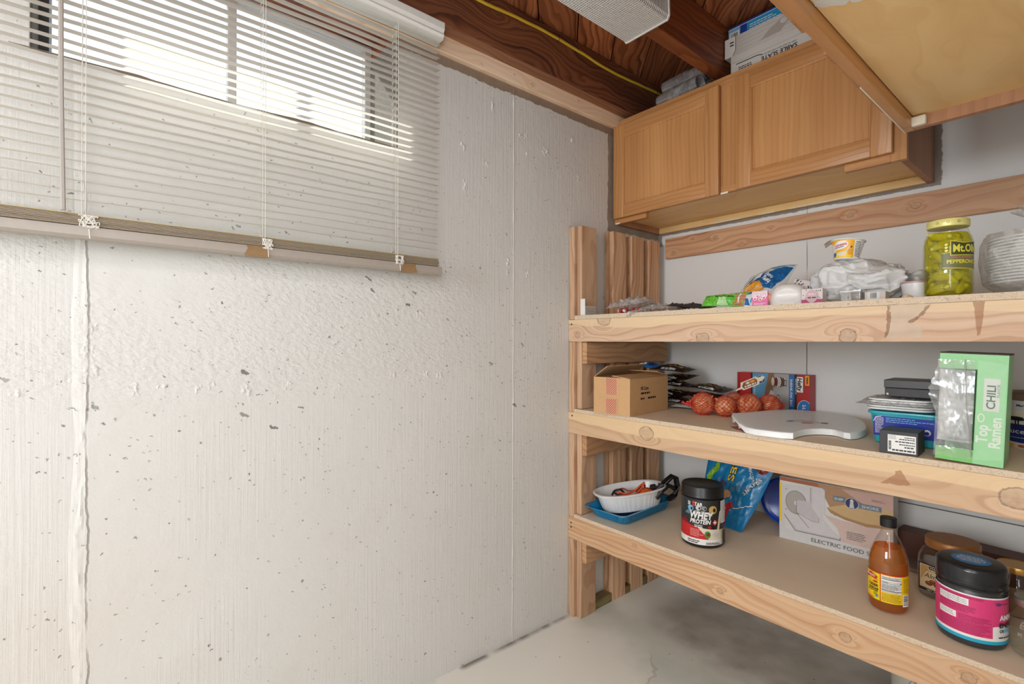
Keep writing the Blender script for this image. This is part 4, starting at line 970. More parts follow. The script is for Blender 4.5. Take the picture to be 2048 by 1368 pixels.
# ------------------------------------------------------------------ things on the middle shelf
KRAFT = pm('kraft_card', (206, 162, 114), .75, bump=.15, bs=40); KRAFTD = pm('kraft_inside', (184, 140, 96), .8, bump=.1)
t = thing('cardboard_box', 'small brown cardboard box with open flaps and red striped tape', 'box', (.222, -.505, ZM), math.radians(6))
bw, bd, bh, th = .160, .290, .140, .0025
m = MB(KRAFT); m.box((-bw/2, -bd/2, 0), (bw/2, bd/2, th)); m.box((-bw/2, -bd/2, th), (-bw/2+th, bd/2, bh)); m.box((bw/2-th, -bd/2, th), (bw/2, bd/2, bh)); m.box((-bw/2+th, -bd/2, th), (bw/2-th, -bd/2+th, bh)); m.box((-bw/2+th, bd/2-th, th), (bw/2-th, bd/2, bh)); m.build('carton', t)
def flap(hx, hy, w, L, ang, axis):
    """a flap hinged on the rim, opened by ang from lying closed"""
    m_ = MB(KRAFT); c_, s_ = math.cos(ang)*L, math.sin(ang)*L
    if axis == 'R': vs = [(bw/2, -w, bh), (bw/2, w, bh), (bw/2-c_, w, bh+s_), (bw/2-c_, -w, bh+s_)]
    elif axis == 'L': vs = [(-bw/2, -w, bh), (-bw/2, w, bh), (-bw/2+c_, w, bh+s_), (-bw/2+c_, -w, bh+s_)]
    else: vs = [(-w, bd/2, bh), (w, bd/2, bh), (w, bd/2-c_, bh+s_), (-w, bd/2-c_, bh+s_)]
    vs += [(x, y, z-.0026) for x, y, z in vs]
    m_.faces(vs, [(0, 1, 2, 3), (4, 5, 6, 7), (0, 1, 5, 4), (1, 2, 6, 5), (2, 3, 7, 6), (3, 0, 4, 7)]); return m_.build('flap', t)
flap(0, 0, bd/2, .078, .10, 'R'); flap(0, 0, bd/2, .075, .62, 'L'); flap(0, 0, bw/2-.005, .08, .25, 'B')
D = Dec(); TP = pm('striped_tape', (214, 170, 136), .3, bump=.1); RS = pm('tape_red', (186, 66, 58), .4)
u0, u1 = .054, .107
for v0, v1 in ((.072, .1395), (.001, .062)):
    D.rect(u0, v0, u1, v1, TP); k = -.05
    while k < .075:     # slanting stripes clipped to the tape
        pts = []
        for u in (u0+.003, u1-.003):
            v = v0+k+(u-u0)*.95; pts.append((u, v))
        (a, b), (c_, d_) = pts; lo, hi = v0+.002, v1-.002
        if d_ > lo and b < hi:
            q0 = max(0, (lo-b)/(d_-b)); q1 = min(1, (hi-b)/(d_-b)); D.line([(a+(c_-a)*q0, b+(d_-b)*q0), (a+(c_-a)*q1, b+(d_-b)*q1)], .0024, RS)
        k += .0088
D.build('tape', t, flat((-bw/2, -bd/2, 0), (1, 0, 0), (0, -1, 0)))
D = Dec(); D.text('PB Core', .105, .099, .013, ink('black'), fit=.058, shear=.2, bold=.03); D.fine(.078, .074, .145, .086, 1, ink('black'), .6, 1.1); D.fine(.076, .054, .104, .066, 1, ink('black'), .6, 1.1); D.fine(.130, .054, .190, .066, 1, ink('black'), .6, 1.1)
D.build('print', t, flat((bw/2, -bd/2, 0), (0, 1, 0), (1, 0, 0)))

# foil packets in two heaps behind the box
FOIL = [pm('dark_foil_%d' % k, c, .28, .15, bump=.5, bs=30) for k, c in enumerate(((44, 28, 26), (58, 34, 30), (74, 26, 28)))]
def packet(name, label, loc, rot, w, d, T, mat, group=None, cat='packet', sd=0, deco=None, crump=.003):
    r = thing(name, label, cat, loc, 0, group, rot); m_ = MB(mat)
    fr_ = pouch(m_, lambda u, v: Vector(((u-.5)*w, (v-.5)*d, .006*math.sin(u*3+sd)*math.sin(v*2+sd))), T, 26, 22, crump, 20, sd, .07); m_.build('wrapper', r, 60)
    if deco:
        D_ = Dec(); deco(D_); e = .01
        def on_(u, v, w_):
            u, v = min(max(u, .02), .98), min(max(v, .02), .98)
            n = (fr_(u+e, v)-fr_(u-e, v)).cross(fr_(u, v+e)-fr_(u, v-e)).normalized(); return fr_(u, v)+n*(.0005+w_*1.5)
        D_.build('label', r, on_, .05, .05)
    return r
def foil_label(k):
    def f(D_):
        D_.rect(.30, .06, .72, .18, ink('lgrey')); D_.bars(.34, .08, .55, .16, ink('black'), 10)
        D_.ell(.5, .62, .16, .14, ink('brown')); D_.ell(.5, .62, .10, .09, ink('gold' if k % 2 else 'rust')); D_.line([(.1, .35), (.9, .42)], .03, ink('gold'))
    return f
HEAP = [('dark foil snack packet at the bottom of the heap by the box', (.235, -.215, ZM+.021), (0, .02, .2), 2), ('dark foil snack packet second from the bottom of the heap by the box', (.225, -.22, ZM+.055), (.03, -.02, -.1), 0), ('dark foil snack packet in the middle of the heap by the box', (.235, -.205, ZM+.089), (-.03, .03, .15), 1), ('dark foil snack packet with a clear barcode strip second from top', (.232, -.21, ZM+.123), (.06, -.04, -.05), 0), ('dark foil snack packet on the very top of the heap by the box', (.212, -.20, ZM+.157), (.09, .03, .06), 0)]
for k, (lb, loc, rot, c) in enumerate(HEAP): packet('snack_packet', lb, loc, rot, .165, .115, .026, FOIL[c], 'dark foil snack packets', sd=k*1.7, deco=foil_label(k))
LOWH = [('dark foil snack packet lying flat next to the net of onions', (.385, -.21, ZM+.021), (.1, .0, .35), 1), ('dark foil snack packet sloping on the flat one left of the onions', (.372, -.20, ZM+.052), (.08, .06, -.1), 2), ('dark foil snack packet with a pointed end on top of low heap', (.380, -.185, ZM+.084), (.08, .05, .05), 0)]
for k, (lb, loc, rot, c) in enumerate(LOWH): packet('snack_packet', lb, loc, rot, .150, .11, .024, FOIL[c], 'dark foil snack packets', sd=k*2.3+9, deco=foil_label(k+1))
packet('white_paper_bag', 'flattened white paper bag under the snack packets', (.335, -.262, ZM+.005), (0, 0, .3), .15, .07, .006, pm('white_paper', (206, 198, 192), .7, bump=.3, bs=40), sd=4)
packet('blue_packet', 'small shiny blue packet lying on the heap behind the box', (.135, -.275, ZM+.170), (.1, .05, .15), .10, .06, .020, pm('blue_foil', (40, 116, 190), .22, .2, bump=.4, bs=40), sd=6, deco=lambda D_: (D_.rect(.15, .3, .5, .55, ink('white')), D_.rect(.6, .2, .85, .6, ink('navy'))))

# onions in a red net
def onion_skin():
    t_ = NT('onion_skin'); p = t_.coord(); x, y, z = t_.sep(p)
    a = t_.math('ARCTAN2', y, x); n = t_.add(t_.mul(t_.noise(t_.xyz(t_.mul(x, 1.6), t_.mul(y, 1.6), t_.mul(z, .5)), 1.6, 4, .65), .75), t_.mul(t_.noise(t_.xyz(t_.mul(a, 5.0), t_.mul(z, .7), 0), 3, 3, .6), .3))
    c = t_.ramp(n, [(.36, srgb(158, 66, 34)), (.50, srgb(206, 116, 70)), (.60, srgb(230, 170, 126)), (.72, srgb(242, 210, 182))])
    return t_.done(t_.bsdf(c, .35, t_.bump(n, .25, .004)))
ONI = onion_skin(); ob = None
ON = [((.452, -.372, ZM+.0405), .0400, 'left'), ((.529, -.352, ZM+.0375), .0370, 'front middle'), ((.592, -.300, ZM+.0420), .0415, 'right'), ((.518, -.260, ZM+.0400), .0390, 'rear middle'), ((.628, -.218, ZM+.0390), .0380, 'rear right')]
for k, (c, r, nm) in enumerate(ON):
    if ob is None:
        m = MB(ONI); m.lathe([(0, -.94), (.2, -.93), (.5, -.82), (.8, -.55), (.97, -.18), (1.0, .08), (.93, .40), (.72, .70), (.42, .88), (.18, .97), (.08, 1.10), (.05, 1.25), (0, 1.26)], 36, cap=False); ob = o_ = m.build('onion', None, 70)
    else: o_ = ob.copy(); COL.objects.link(o_)
    o_.location = c; o_.scale = (r, r, r); o_.rotation_euler = (random.uniform(-1, 1), random.uniform(-1.1, 1.1), random.uniform(0, 6))
    tag(o_, 'brown onion in the red net, the %s one' % nm, 'onion', 'onions in the red net')
nb = thing('net_bag', 'red mesh net bag with a paper tag wrapped round the onions', 'net bag', (.53, -.31, ZM))
ax0, ax1 = Vector((.405, -.405, ZM+.041)), Vector((.668, -.19, ZM+.041)); axd = (ax1-ax0); axl = axd.length; axd.normalize(); sd_ = Vector((-axd.y, axd.x, 0)); rel_o = Vector((.53, -.31, ZM))
def hull(u, v):
    p = ax0+axd*axl*u; a = 2*PI*v; d = sd_*math.cos(a)+Vector((0, 0, 1))*math.sin(a); best = .006+.012*math.sin(PI*u)
    for c, r, nm in ON:
        c = Vector(c); rr_ = r+.003; w_ = p-c; b = w_.dot(d); q = b*b-(w_.dot(w_)-rr_*rr_)
        if q > 0: best = max(best, -b+math.sqrt(q))
    return best
NU, NV = 46, 56; H = [[hull(min(.985, max(.015, i/NU)), j/NV) for j in range(NV)] for i in range(NU+1)]
for it in range(2):
    H = [[(H[i][j]*2+H[max(i-1, 0)][j]+H[min(i+1, NU)][j]+H[i][(j-1) % NV]+H[i][(j+1) % NV])/6 for j in range(NV)] for i in range(NU+1)]
def netp(i, jf):
    j = int(jf) % NV; p = ax0+axd*axl*(i/NU); a = 2*PI*jf/NV; d = sd_*math.cos(a)+Vector((0, 0, 1))*math.sin(a); q = p+d*(H[i][j]+.0012); q.z = max(q.z, ZM+.0012); return q-rel_o
m = MB(pm('red_net_thread', (206, 62, 40), .4)); vs = {}; bm_ = m.b
for i in range(NU+1):
    for j in range(0, NV, 2): vs[i, j+(i % 2)] = bm_.verts.new(netp(i, j+(i % 2)))
for i in range(0, NU-1):
    for j in range(0, NV, 2):
        jj = j+(i % 2); a = vs[i, jj]; o1 = 1 if i % 2 == 0 else -1
        l = vs[i+1, (jj-1) % NV if (jj-1) % NV in {q for (ii, q) in vs if ii == i+1} else (jj+1) % NV]
        r_ = vs[i+1, (jj+1) % NV if ((i+1), (jj+1) % NV) in vs else (jj-1) % NV]
        try: bm_.faces.new((a, l, vs[i+2, jj], r_))
        except (ValueError, KeyError): pass
no = m.build('net', nb); wm = no.modifiers.new('threads', 'WIREFRAME'); wm.thickness = .0014; wm.use_boundary = True
nk = MB(pm('red_net_thread', (206, 62, 40), .4)); kp = ax0-rel_o; nk.tube([kp+Vector((.006, 0, 0)), kp+Vector((-.006, -.003, -.002)), kp+Vector((-.016, -.010, .006))], [.007, .003, .006], 10); nk.build('knot', nb, 50)
D = Dec(); pts = [(-.030, -.015), (.030, -.015), (.034, -.006), (.050, -.005), (.058, .004), (.050, .010), (.034, .009), (.030, .016), (-.030, .016), (-.036, 0), (-.060, -.004), (-.058, -.007), (-.034, -.008)]
D.poly(pts, ink('cream')); D.poly([(-.026, -.011), (.024, -.011), (.029, .002), (.024, .012), (-.020, .012), (-.030, .0)], ink('brown')); D.poly([(-.02, .0), (.024, .0), (.026, .010), (-.016, .010)], ink('rust')); D.ell(-.006, .005, .007, .004, ink('cream')); D.ell(.012, .005, .008, .004, ink('orange')); D.fine(-.022, -.010, .022, -.001, 1, ink('cream'), .65, 1.1)
ca, sa_ = math.cos(.42), math.sin(.42); tf_ = flat(Vector((.588, -.285, ZM+.122))-rel_o, Vector((ca*.93, ca*.12, sa_)), (.18, -.93, .25)); pt_ = D.build('paper_tag', nb, tf_)
sm = pt_.modifiers.new('thick', 'SOLIDIFY'); sm.thickness = .0004

# storage bag carton against the wall
hb = thing('storage_bag_carton', 'long red and blue carton of vacuum storage bags standing against the back wall', 'carton', (.4315, -.062, ZM))
HW, HH, HD = .280, .150, .052
MB(pm('carton_red', (178, 28, 30), .4)).box((0, 0, 0), (HW, HD, HH), .001).build('box', hb)
D = Dec(); D.rect(.012, 0, .055, HH, pm('ink_red2', (196, 40, 40), .4)); D.rect(.058, 0, .064, HH, ink('black')); D.rect(.064, 0, .128, HH, pm('ink_blue2', (96, 160, 196), .4)); D.rect(.128, 0, .205, HH, pm('ink_pkgrey', (176, 172, 168), .4)); D.rect(.205, 0, .225, HH, ink('blue')); D.rect(.225, 0, .234, HH, ink('black'))
D.poly([(.10, 0), (.138, 0), (.150, HH), (.128, HH)], pm('ink_cloth', (140, 104, 70), .5))
for k in range(4): D.ell(.148+.013*k, .118, .007, .020, ink(('brown', 'cream', 'black', 'lgrey')[k])); D.ell(.145+.013*k, .118, .006, .018, ink(('cream', 'maroon', 'lgrey', 'brown')[k]))
D.poly([(.130, .0), (.128, .06), (.137, .085), (.150, .075), (.146, .03), (.144, 0)], ink('lgrey')); D.ell(.148, .04, .006, .014, ink('grey'))
for u, v in ((.192, .115), (.166, .055)): D.rect(u-.004, v-.012, u+.004, v+.012, ink('black')); D.rect(u-.0022, v-.009, u+.0022, v+.009, ink('lgrey'))
D.ell(.100, .125, .0155, .0165, ink('white')); D.ell(.100, .125, .0142, .0152, ink('navy')); D.text('2 LARGE', .0995, .128, .006, ink('white'), rot=-.15, fit=.02, bold=.02); D.text('BAGS', .0995, .119, .006, ink('white'), rot=-.15, fit=.016, bold=.02)
D.text('2 LARGE BAGS', .074, .095, .008, ink('white'), rot=-PI/2, fit=.085); D.text('SHRINK-PAK BAG', .2145, .079, .009, ink('white'), rot=-PI/2, fit=.105, bold=.01); D.bars(.2295, .075, .2335, .135, ink('lgrey'), 14, False)
D.rect(.235, .083, .257, .142, ink('white')); D.text('Hefty', .2455, .112, .015, ink('black'), rot=-PI/2, fit=.053, bold=.035, shear=.15)
D.rect(.264, .110, HW-.001, .148, ink('orange')); D.rect(.269, .116, .274, .142, ink('brown'))
D.ell(.262, .018, .0255, .036, ink('white'), a0=.0); D.ell(.262, .018, .024, .0345, ink('blue')); D.text('2-LG', .261, .022, .011, ink('white'), rot=-PI/2, fit=.030, bold=.02)
for rr_ in ((.0, .043, .004, .06),): D.rect(*rr_, ink('white'))
D.ell(.048, .098, .006, .007, ink('lgrey'))
# keep the round badge inside the face
D.build('label', hb, lambda u, v, w: Vector((min(max(u, 0), HW), -w, min(max(v, 0), HH))))

# white plastic tray with a scooped front
out = [(.628, -.500), (.645, -.535), (.70, -.605), (.74, -.640), (.775, -.655), (.815, -.652), (.850, -.647), (.872, -.634), (.868, -.592), (.871, -.544), (.880, -.515), (.895, -.494), (.920, -.482), (.940, -.490), (.958, -.510), (.975, -.512), (.986, -.485), (.985, -.43), (.979, -.38), (.966, -.335), (.940, -.255), (.906, -.18), (.88, -.142), (.845, -.112), (.80, -.086), (.746, -.080), (.715, -.100), (.685, -.150), (.66, -.25), (.640, -.44)]
wt = thing('plastic_tray', 'large white plastic tray top with a scooped edge lying flat on the middle shelf', 'tray', (.80, -.40, ZM))
WPL = pm('white_tray_plastic', (242, 243, 242), .35, bump=.02); cx_, cy_ = .81, -.38
def lift(x, y): return .018*max(0, min(1, (.74-x)/.11))**1.3
m = MB(WPL); n_ = len(out); rings = [(.03, .0190), (.25, .0190), (.5, .0190), (.75, .0190), (.90, .0190), (.972, .0196), (.990, .0182), (.999, .0140), (1.0, .0020), (.985, .0020), (.975, .0140), (.90, .0158), (.75, .0158), (.5, .0158), (.25, .0158), (.03, .0158)]
vs = []
for q, z in rings:
    for x, y in out:
        X, Y = cx_+(x-cx_)*q, cy_+(y-cy_)*q; 
        end = (x < .735 and y < -.49)           # the open end shows its hooks
        vs.append((X-.80, Y+.40, (max(z, .0145) if end else z)+lift(X, Y)))
fs = []
for k in range(len(rings)-1):
    for i in range(n_): fs.append((k*n_+i, k*n_+(i+1) % n_, (k+1)*n_+(i+1) % n_, (k+1)*n_+i))
fs += [list(range(n_)), list(range((len(rings)-1)*n_, len(rings)*n_))[::-1]]
m.faces(vs, fs); m.build('tray_top', wt, 40)
for i, (x, y) in enumerate(((.640, -.51), (.700, -.592))):
    m = MB(WPL); zz = lift(x, y)+.014; m.prism([(-.010, zz), (.010, zz), (.006, zz-.020+(.008 if i else 0)), (-.001, zz-.024+(.008 if i else 0))], -.003, .003, 'xz', Matrix.Translation((x-.80, y+.40, 0)) @ Matrix.Rotation(-.9, 4, 'Z')); m.build('hook', wt)
D = Dec(); D.ell(0, .022, .045, .020, ink('grey'), a0=.3, a1=2.9); D.ell(0, .020, .044, .018, WPL, a0=.2, a1=2.95); D.ell(-.042, .018, .012, .008, ink('grey'))
D.ell(-.004, -.012, .016, .008, pm('ink_rose', (206, 120, 136), .4)); D.ell(.046, -.014, .012, .009, ink('rust')); D.ell(.048, -.012, .006, .006, ink('maroon')); D.line([(.01, -.004), (.03, -.008), (.036, .004)], .002, ink('dgreen')); D.ell(-.012, -.008, .008, .006, ink('lpink'))
D.build('printed_motif', wt, flat((.822-.80, -.40+.40, .0198), (.72, .69, 0), (0, 0, 1)))
packet('red_packet', 'flat red packet pinned under the left end of the white tray', (.735, -.575, ZM+.003), (0, 0, -.6), .13, .08, .003, pm('red_foil', (186, 52, 44), .35, bump=.3), sd=3, crump=.0008)

# turquoise food tub
def rrect(hw, hd, r, n=7):
    return [(sx*(hw-r)+r*math.cos(a0+q*PI/2/n), sy*(hd-r)+r*math.sin(a0+q*PI/2/n)) for sx, sy, a0 in ((1, 1, 0), (-1, 1, PI/2), (-1, -1, PI), (1, -1, 1.5*PI)) for q in range(n+1)]
def loft(m, secs, caps=True):
    n = len(secs[0][0]); vs = [(x, y, z) for P_, z in secs for x, y in P_]; fs = []
    for k in range(len(secs)-1):
        for i in range(n): fs.append((k*n+i, k*n+(i+1) % n, (k+1)*n+(i+1) % n, (k+1)*n+i))
    if caps: fs += [list(range(n))[::-1], list(range((len(secs)-1)*n, len(secs)*n))]
    m.faces(vs, fs)
ft = thing('food_tub', 'turquoise plastic food tub with a dark blue wrap label and a clear lid', 'tub', (1.090, -.425, ZM), math.radians(3))
TQ = pm('turquoise_plastic', (58, 190, 206), .25, bump=.02, Transmission_Weight=.2)
m = MB(TQ); loft(m, [(rrect(.066, .062, .022), 0), (rrect(.0705, .0665, .022), .004), (rrect(.0775, .0735, .024), .078), (rrect(.0775, .0735, .024), .080)]); m.build('body', ft, 40)
m = MB(TQ); loft(m, [(rrect(.0775, .0735, .024), .0803), (rrect(.083, .079, .026), .0805), (rrect(.084, .080, .026), .083), (rrect(.083, .079, .026), .0875), (rrect(.079, .075, .026), .0878)]); m.build('lid', ft, 40)
D = Dec(); D.rect(-.068, .022, .068, .075, pm('label_royal', (24, 44, 160), .35)); D.fine(-.064, .028, -.045, .072, 14, ink('lgrey'), .5, 1); D.fine(-.040, .058, .06, .073, 3, ink('lblue'), .4); D.rect(-.036, .032, .012, .049, ink('white')); D.fine(-.034, .034, .010, .047, 4, ink('grey'), .5, 1)
for u in (.026, .046): D.ell(u, .041, .008, .008, ink('white')); D.ell(u, .039, .005, .005, pm('label_royal', (24, 44, 160), .35))
D.line([(-.067, .06), (-.062, .072), (-.05, .0745)], .0015, ink('white'))
D.build('label', ft, lambda u, v, w: Vector((u, -(.0705+(.003+.004*v/.078)-.004+.0003)-w+.0, v)))
# pack of white plates in a clear bag on the tub
pk = thing('plate_pack', 'pack of white plates in a crinkled clear bag on top of the turquoise tub', 'plate pack', (1.075, -.430, ZM+.0885), math.radians(5))
m = MB(pm('foam_white', (244, 243, 241), .6))
for k in range(5): loft(m, [(rrect(.070-.001*k, .070, .03), .003+.0062*k), (rrect(.074-.001*k, .074, .03), .0055+.0062*k), (rrect(.074-.001*k, .074, .03), .0085+.0062*k)])
m.build('plates', pk, 30)
m = MB(film('crinkled_clear_bag', (252, 252, 252), .93, .12, .8, 60, .35)); pouch(m, lambda u, v: Vector(((u-.5)*.185, (v-.5)*.18, .019)), .036, 34, 30, .006, 26, 2, .05); m.build('bag', pk, 60)
# flat black two-part box on the pack
bb = thing('black_box', 'flat black two part box lying on top of the bagged white plates', 'box', (1.108, -.436, ZM+.130), math.radians(3))
BLKC = pm('black_card', (34, 31, 30), .45, bump=.05)
MB(BLKC).box((-.060, -.06, 0), (.060, .06, .022), .001).build('base', bb); MB(pm('black_card_lid', (42, 38, 36), .35, bump=.1)).box((-.0615, -.0615, .0225), (.0615, .0615, .044), .0015).build('lid', bb)
D = Dec(); D.ell(-.054, .006, .0025, .0028, ink('lgrey')); D.build('mark', bb, flat((0, -.060, 0), (1, 0, 0), (0, -1, 0)))
# dark labelled box in front
kb = thing('labelled_box', 'dark grey box with a white information label at the middle shelf front', 'box', (1.108, -.585, ZM), math.radians(3))
MB(pm('charcoal_card', (52, 53, 56), .5, bump=.05)).box((-.038, -.045, 0), (.038, .045, .056), .0012).build('box', kb)
D = Dec(); D.rect(-.021, .005, .034, .047, ink('white'))
for y, w_, h in ((.042, .020, .0026), (.0375, .030, .003), (.031, .038, .0034), (.0245, .030, .0032), (.0185, .020, .0036)): D.fine(.032-w_, y-h/2, .032, y+h/2, 1, ink('black'), .8, 1.1)
D.fine(-.019, .036, -.004, .046, 5, ink('grey'), .4, 1); D.fine(-.012, .008, .032, .0125, 1, ink('black'), .8, 1.1); D.fine(-.019, .010, -.014, .032, 7, ink('black'), .7, 1.1)
D.build('label', kb, flat((0, -.045, 0), (1, 0, 0), (0, -1, 0)))

# noodle carton standing on end, wrapped in torn film
rc = thing('noodle_carton', 'tall green and white noodle carton with torn clear film at the middle shelf front', 'carton', (1.2345, -.565, ZM), 0, None, (math.radians(0), math.radians(2.2), math.radians(2)))
GR = pm('carton_green', (146, 206, 146), .45, bump=.05); GRD = pm('carton_bright_green', (116, 190, 96), .45, bump=.1)
rw, rd, rh = .114, .132, .248
m = MB(GR); m.box((-rw/2, -rd/2, .0035), (rw/2, -rd/2+.002, .033)); m.box((-rw/2, -rd/2, rh-.034), (rw/2, -rd/2+.002, rh)); m.box((.008, -rd/2, .033), (rw/2, -rd/2+.002, rh-.034)); m.box((rw/2-.002, -rd/2+.002, .0035), (rw/2, rd/2, rh)); m.box((-rw/2, rd/2-.002, .0035), (rw/2-.002, rd/2, rh))
m.use(pm('carton_inside', (176, 140, 104), .7)).box((-rw/2, -rd/2+.002, .0035), (rw/2-.002, rd/2-.002, .006)); m.use(pm('carton_dark_top', (60, 44, 36), .7)).box((-rw/2, -rd/2+.001, rh), (rw/2, rd/2, rh+.003)); m.build('carton', rc)
D = Dec(); D.rect(-rw/2, .0035, .007, .032, GRD); D.poly([(.009, .236), (.055, .228), (.055, .02), (.009, .012)], pm('carton_pale_green', (158, 212, 158), .45))
D.rect(.020, .124, .046, .196, pm('label_palegrey', (206, 210, 200), .4)); D.text('CHILI', .032, .155, .014, pm('ink_greygreen', (96, 120, 104), .5), rot=PI/2, fit=.052, bold=.02); D.text('FLAVOR', .0435, .170, .005, pm('ink_greygreen', (96, 120, 104), .5), rot=PI/2, fit=.028)
PW = pm('ink_palewhite', (216, 226, 208), .45); D.text('Top', .020, .073, .018, PW, rot=PI/2, fit=.040, bold=.03); D.text('Ramen', .041, .078, .018, PW, rot=PI/2, fit=.066, bold=.03); D.ell(.018, .108, .006, .010, PW); D.ell(.018, .108, .004, .0075, pm('carton_pale_green', (158, 212, 158), .45))
D.build('label', rc, flat((0, -rd/2, 0), (1, 0, 0), (0, -1, 0)))
SILP = pm('silver_noodle_pack', (226, 228, 228), .3, .1, bump=.3, bs=20)
for k in range(2):
    m = MB(SILP); pouch(m, lambda u, v, k=k: Vector((-.030+(u-.5)*.062, -.022+.03*k*0, .045+k*.082+(v-.0)*.086-.004)), .05, 24, 24, .003, 14, k*3+1, .05); o_ = m.build('noodle_pack', rc, 60)
FILM2 = film('torn_film', (254, 254, 254), .9, .12, .5, 30, .22)
m = MB(FILM2)
def torn(u, v):
    z = .012+.222*v; x = -rw/2-.002+.064*u; e = .006*ridge((u*2, v*3, 1), 1.0)
    if u < .25 and .45 < v < .92: x -= .022*math.sin((v-.45)/.47*PI)*(1-u*4)*(.6+.6*noise.noise((v*14, 0, 3)))
    return Vector((x, -rd/2-.004-e*.7*(1-.6*u), z))
m.grid(torn, 26, 60); m.build('torn_film', rc, 60)
m = MB(film('film_thread', (255, 255, 255), .5, .1, .2)); m.tube([(-.012, -rd/2-.009, .236), (-.010, -rd/2-.010, .20), (-.006, -rd/2-.009, .13), (.002, -rd/2-.009, .06), (.006, -rd/2-.008, .02)], .0011, 6); m.build('film_seam', rc)
# ice cream tub in the shade behind
it = thing('ice_cream_tub', 'round cream coloured ice cream tub with a dark blue band behind the noodle carton', 'tub', (1.335, -.235, ZM), math.radians(0))
MB(pm('cream_card', (222, 210, 188), .45)).lathe([(0, 0), (.080, 0), (.082, .003), (.090, .125), (0, .125)], 60).build('body', it, 40)
MB(pm('brown_rim_card', (120, 92, 74), .5)).lathe([(.0905, .1255), (.0925, .126), (.0925, .142), (.090, .144), (0, .144)], 60).build('lid', it, 40)
D = Dec(); D.rect(-.13, .10, .13, .124, ink('lgrey')); D.text('Marble Fudge', -.030, .113, .006, ink('black'), fit=.056, bold=.03)
D.poly([(-.13, .025), (-.09, .018), (-.05, .016), (.02, .018), (.08, .026), (.08, .064), (-.13, .064)], ink('navy')); D.text('Lucerne', -.045, .046, .012, ink('lgrey'), fit=.080, bold=.01); D.fine(-.072, .027, -.018, .031, 1, ink('lblue'), .5, 1.1)
def cow(u, v, k):
    D.poly([(u-.018*k, v+.008*k), (u-.018*k, v+.017*k), (u+.012*k, v+.018*k), (u+.022*k, v+.017*k), (u+.026*k, v+.010*k), (u+.016*k, v+.008*k)], ink('black'))
    for x in (-.016, -.010, .006, .012): D.rect(u+x*k, v, u+(x+.003)*k, v+.009*k, ink('black'))
cow(-.068, .064, 1.1); cow(-.032, .064, .5); cow(.01, .064, 1)
for u, c in ((-.07, 'orange'), (-.045, 'rust'), (-.02, 'orange'), (.005, 'rust')): D.ell(u, .008, .009, .0035, ink(c))
D.build('label', it, cyl(lambda v: .0824+.0633*v, face(1.335, -.235)+.0, 0), du=.008)
# ------------------------------------------------------------------ things on the top shelf
T_ = ZT_
sw = thing('small_carton', 'tiny white carton with a raised flap beside the left post on the top shelf', 'carton', (.0775, -.600, T_))
MB(pm('white_card', (232, 228, 224), .5)).box((-.0125, -.033, 0), (.0125, .033, .036), .0008).build('box', sw); MB(pm('white_card', (232, 228, 224), .5)).box((-.0125, -.0345, .002), (.0125, -.0335, .066), .0004).build('flap', sw)
D = Dec(); D.rect(0, .002, .066, .034, pm('card_shaded_side', (178, 166, 156), .5)); D.fine(.012, .014, .05, .02, 1, ink('grey'), .6, 1.1); D.build('label', sw, flat((.0125, -.033, 0), (0, 1, 0), (1, 0, 0)))  # grey panel paints shade on the white carton's side, print over it
CLB = film('clear_bag_film', (253, 253, 253), .93, .1, .9, 45, .3)
r = thing('sweets_bag', 'clear bag of red and white sweets at the left end of the top shelf', 'bag', (.275, -.565, T_))
m = MB(CLB); pouch(m, lambda u, v: Vector(((u-.5)*.17, (v-.5)*.13, .021+.012*u+.010*math.sin(v*4))), .034, 28, 24, .010, 22, 1, .06); m.build('film', r, 60)
m = MB(pm('red_sweets', (168, 40, 48), .3, bump=.4), pm('white_sweets', (226, 206, 204), .4)); rn = random.Random(5)
for k in range(16):
    m.m = k % 3 == 0; x, y = -.065+.0085*k+rn.uniform(-.004, .004), rn.uniform(-.045, .01); m.lathe([(0, -.006), (.006, -.005), (.0085, 0), (.006, .005), (0, .006)], 10, Matrix.Translation((x, y, .010+rn.uniform(0, .004))) @ Matrix.Rotation(rn.uniform(-1, 1), 4, 'Y'))
m.build('sweets', r, 60); bpy.data.objects[r.children[-1].name]['kind'] = 'stuff'
r = thing('zip_bag', 'empty clear zip bag hanging over the front edge of the top shelf', 'bag', (.385, -.565, T_))
ZB_ = film('zip_bag_film', (252, 252, 252), .92, .12, .8, 40, .45)
def zb(u, v):
    x = -.085+.175*u; y = .075-.145*v; z = .014+.020*math.sin(u*5)*math.sin(v*3)*(1-v)+.020*(1-v)*u
    if u < .45 and v > .75: q = (v-.75)/.25*(1-u/.45); y -= .012*q; z = z*(1-q)-.018*q
    return Vector((x, y, max(z, .004) if y > -.072 else z))
m = MB(ZB_); pouch(m, zb, .012, 34, 30, .007, 24, 5, .05); m.build('film', r, 60)
m = MB(film('zip_strip', (235, 235, 235), .55, .2, .3)); m.tube([zb(u/14, .965)+Vector((0, -.004, .001)) for u in range(1, 14)], .0016, 6); m.build('zip_strip', r, 60)
packet('black_packet', 'flat black plastic packet curled up beside the green noodle packet', (.505, -.545, T_+.014), (0, .06, .05), .155, .075, .010, pm('black_film', (58, 55, 54), .4, bump=.3), sd=2, crump=.008)
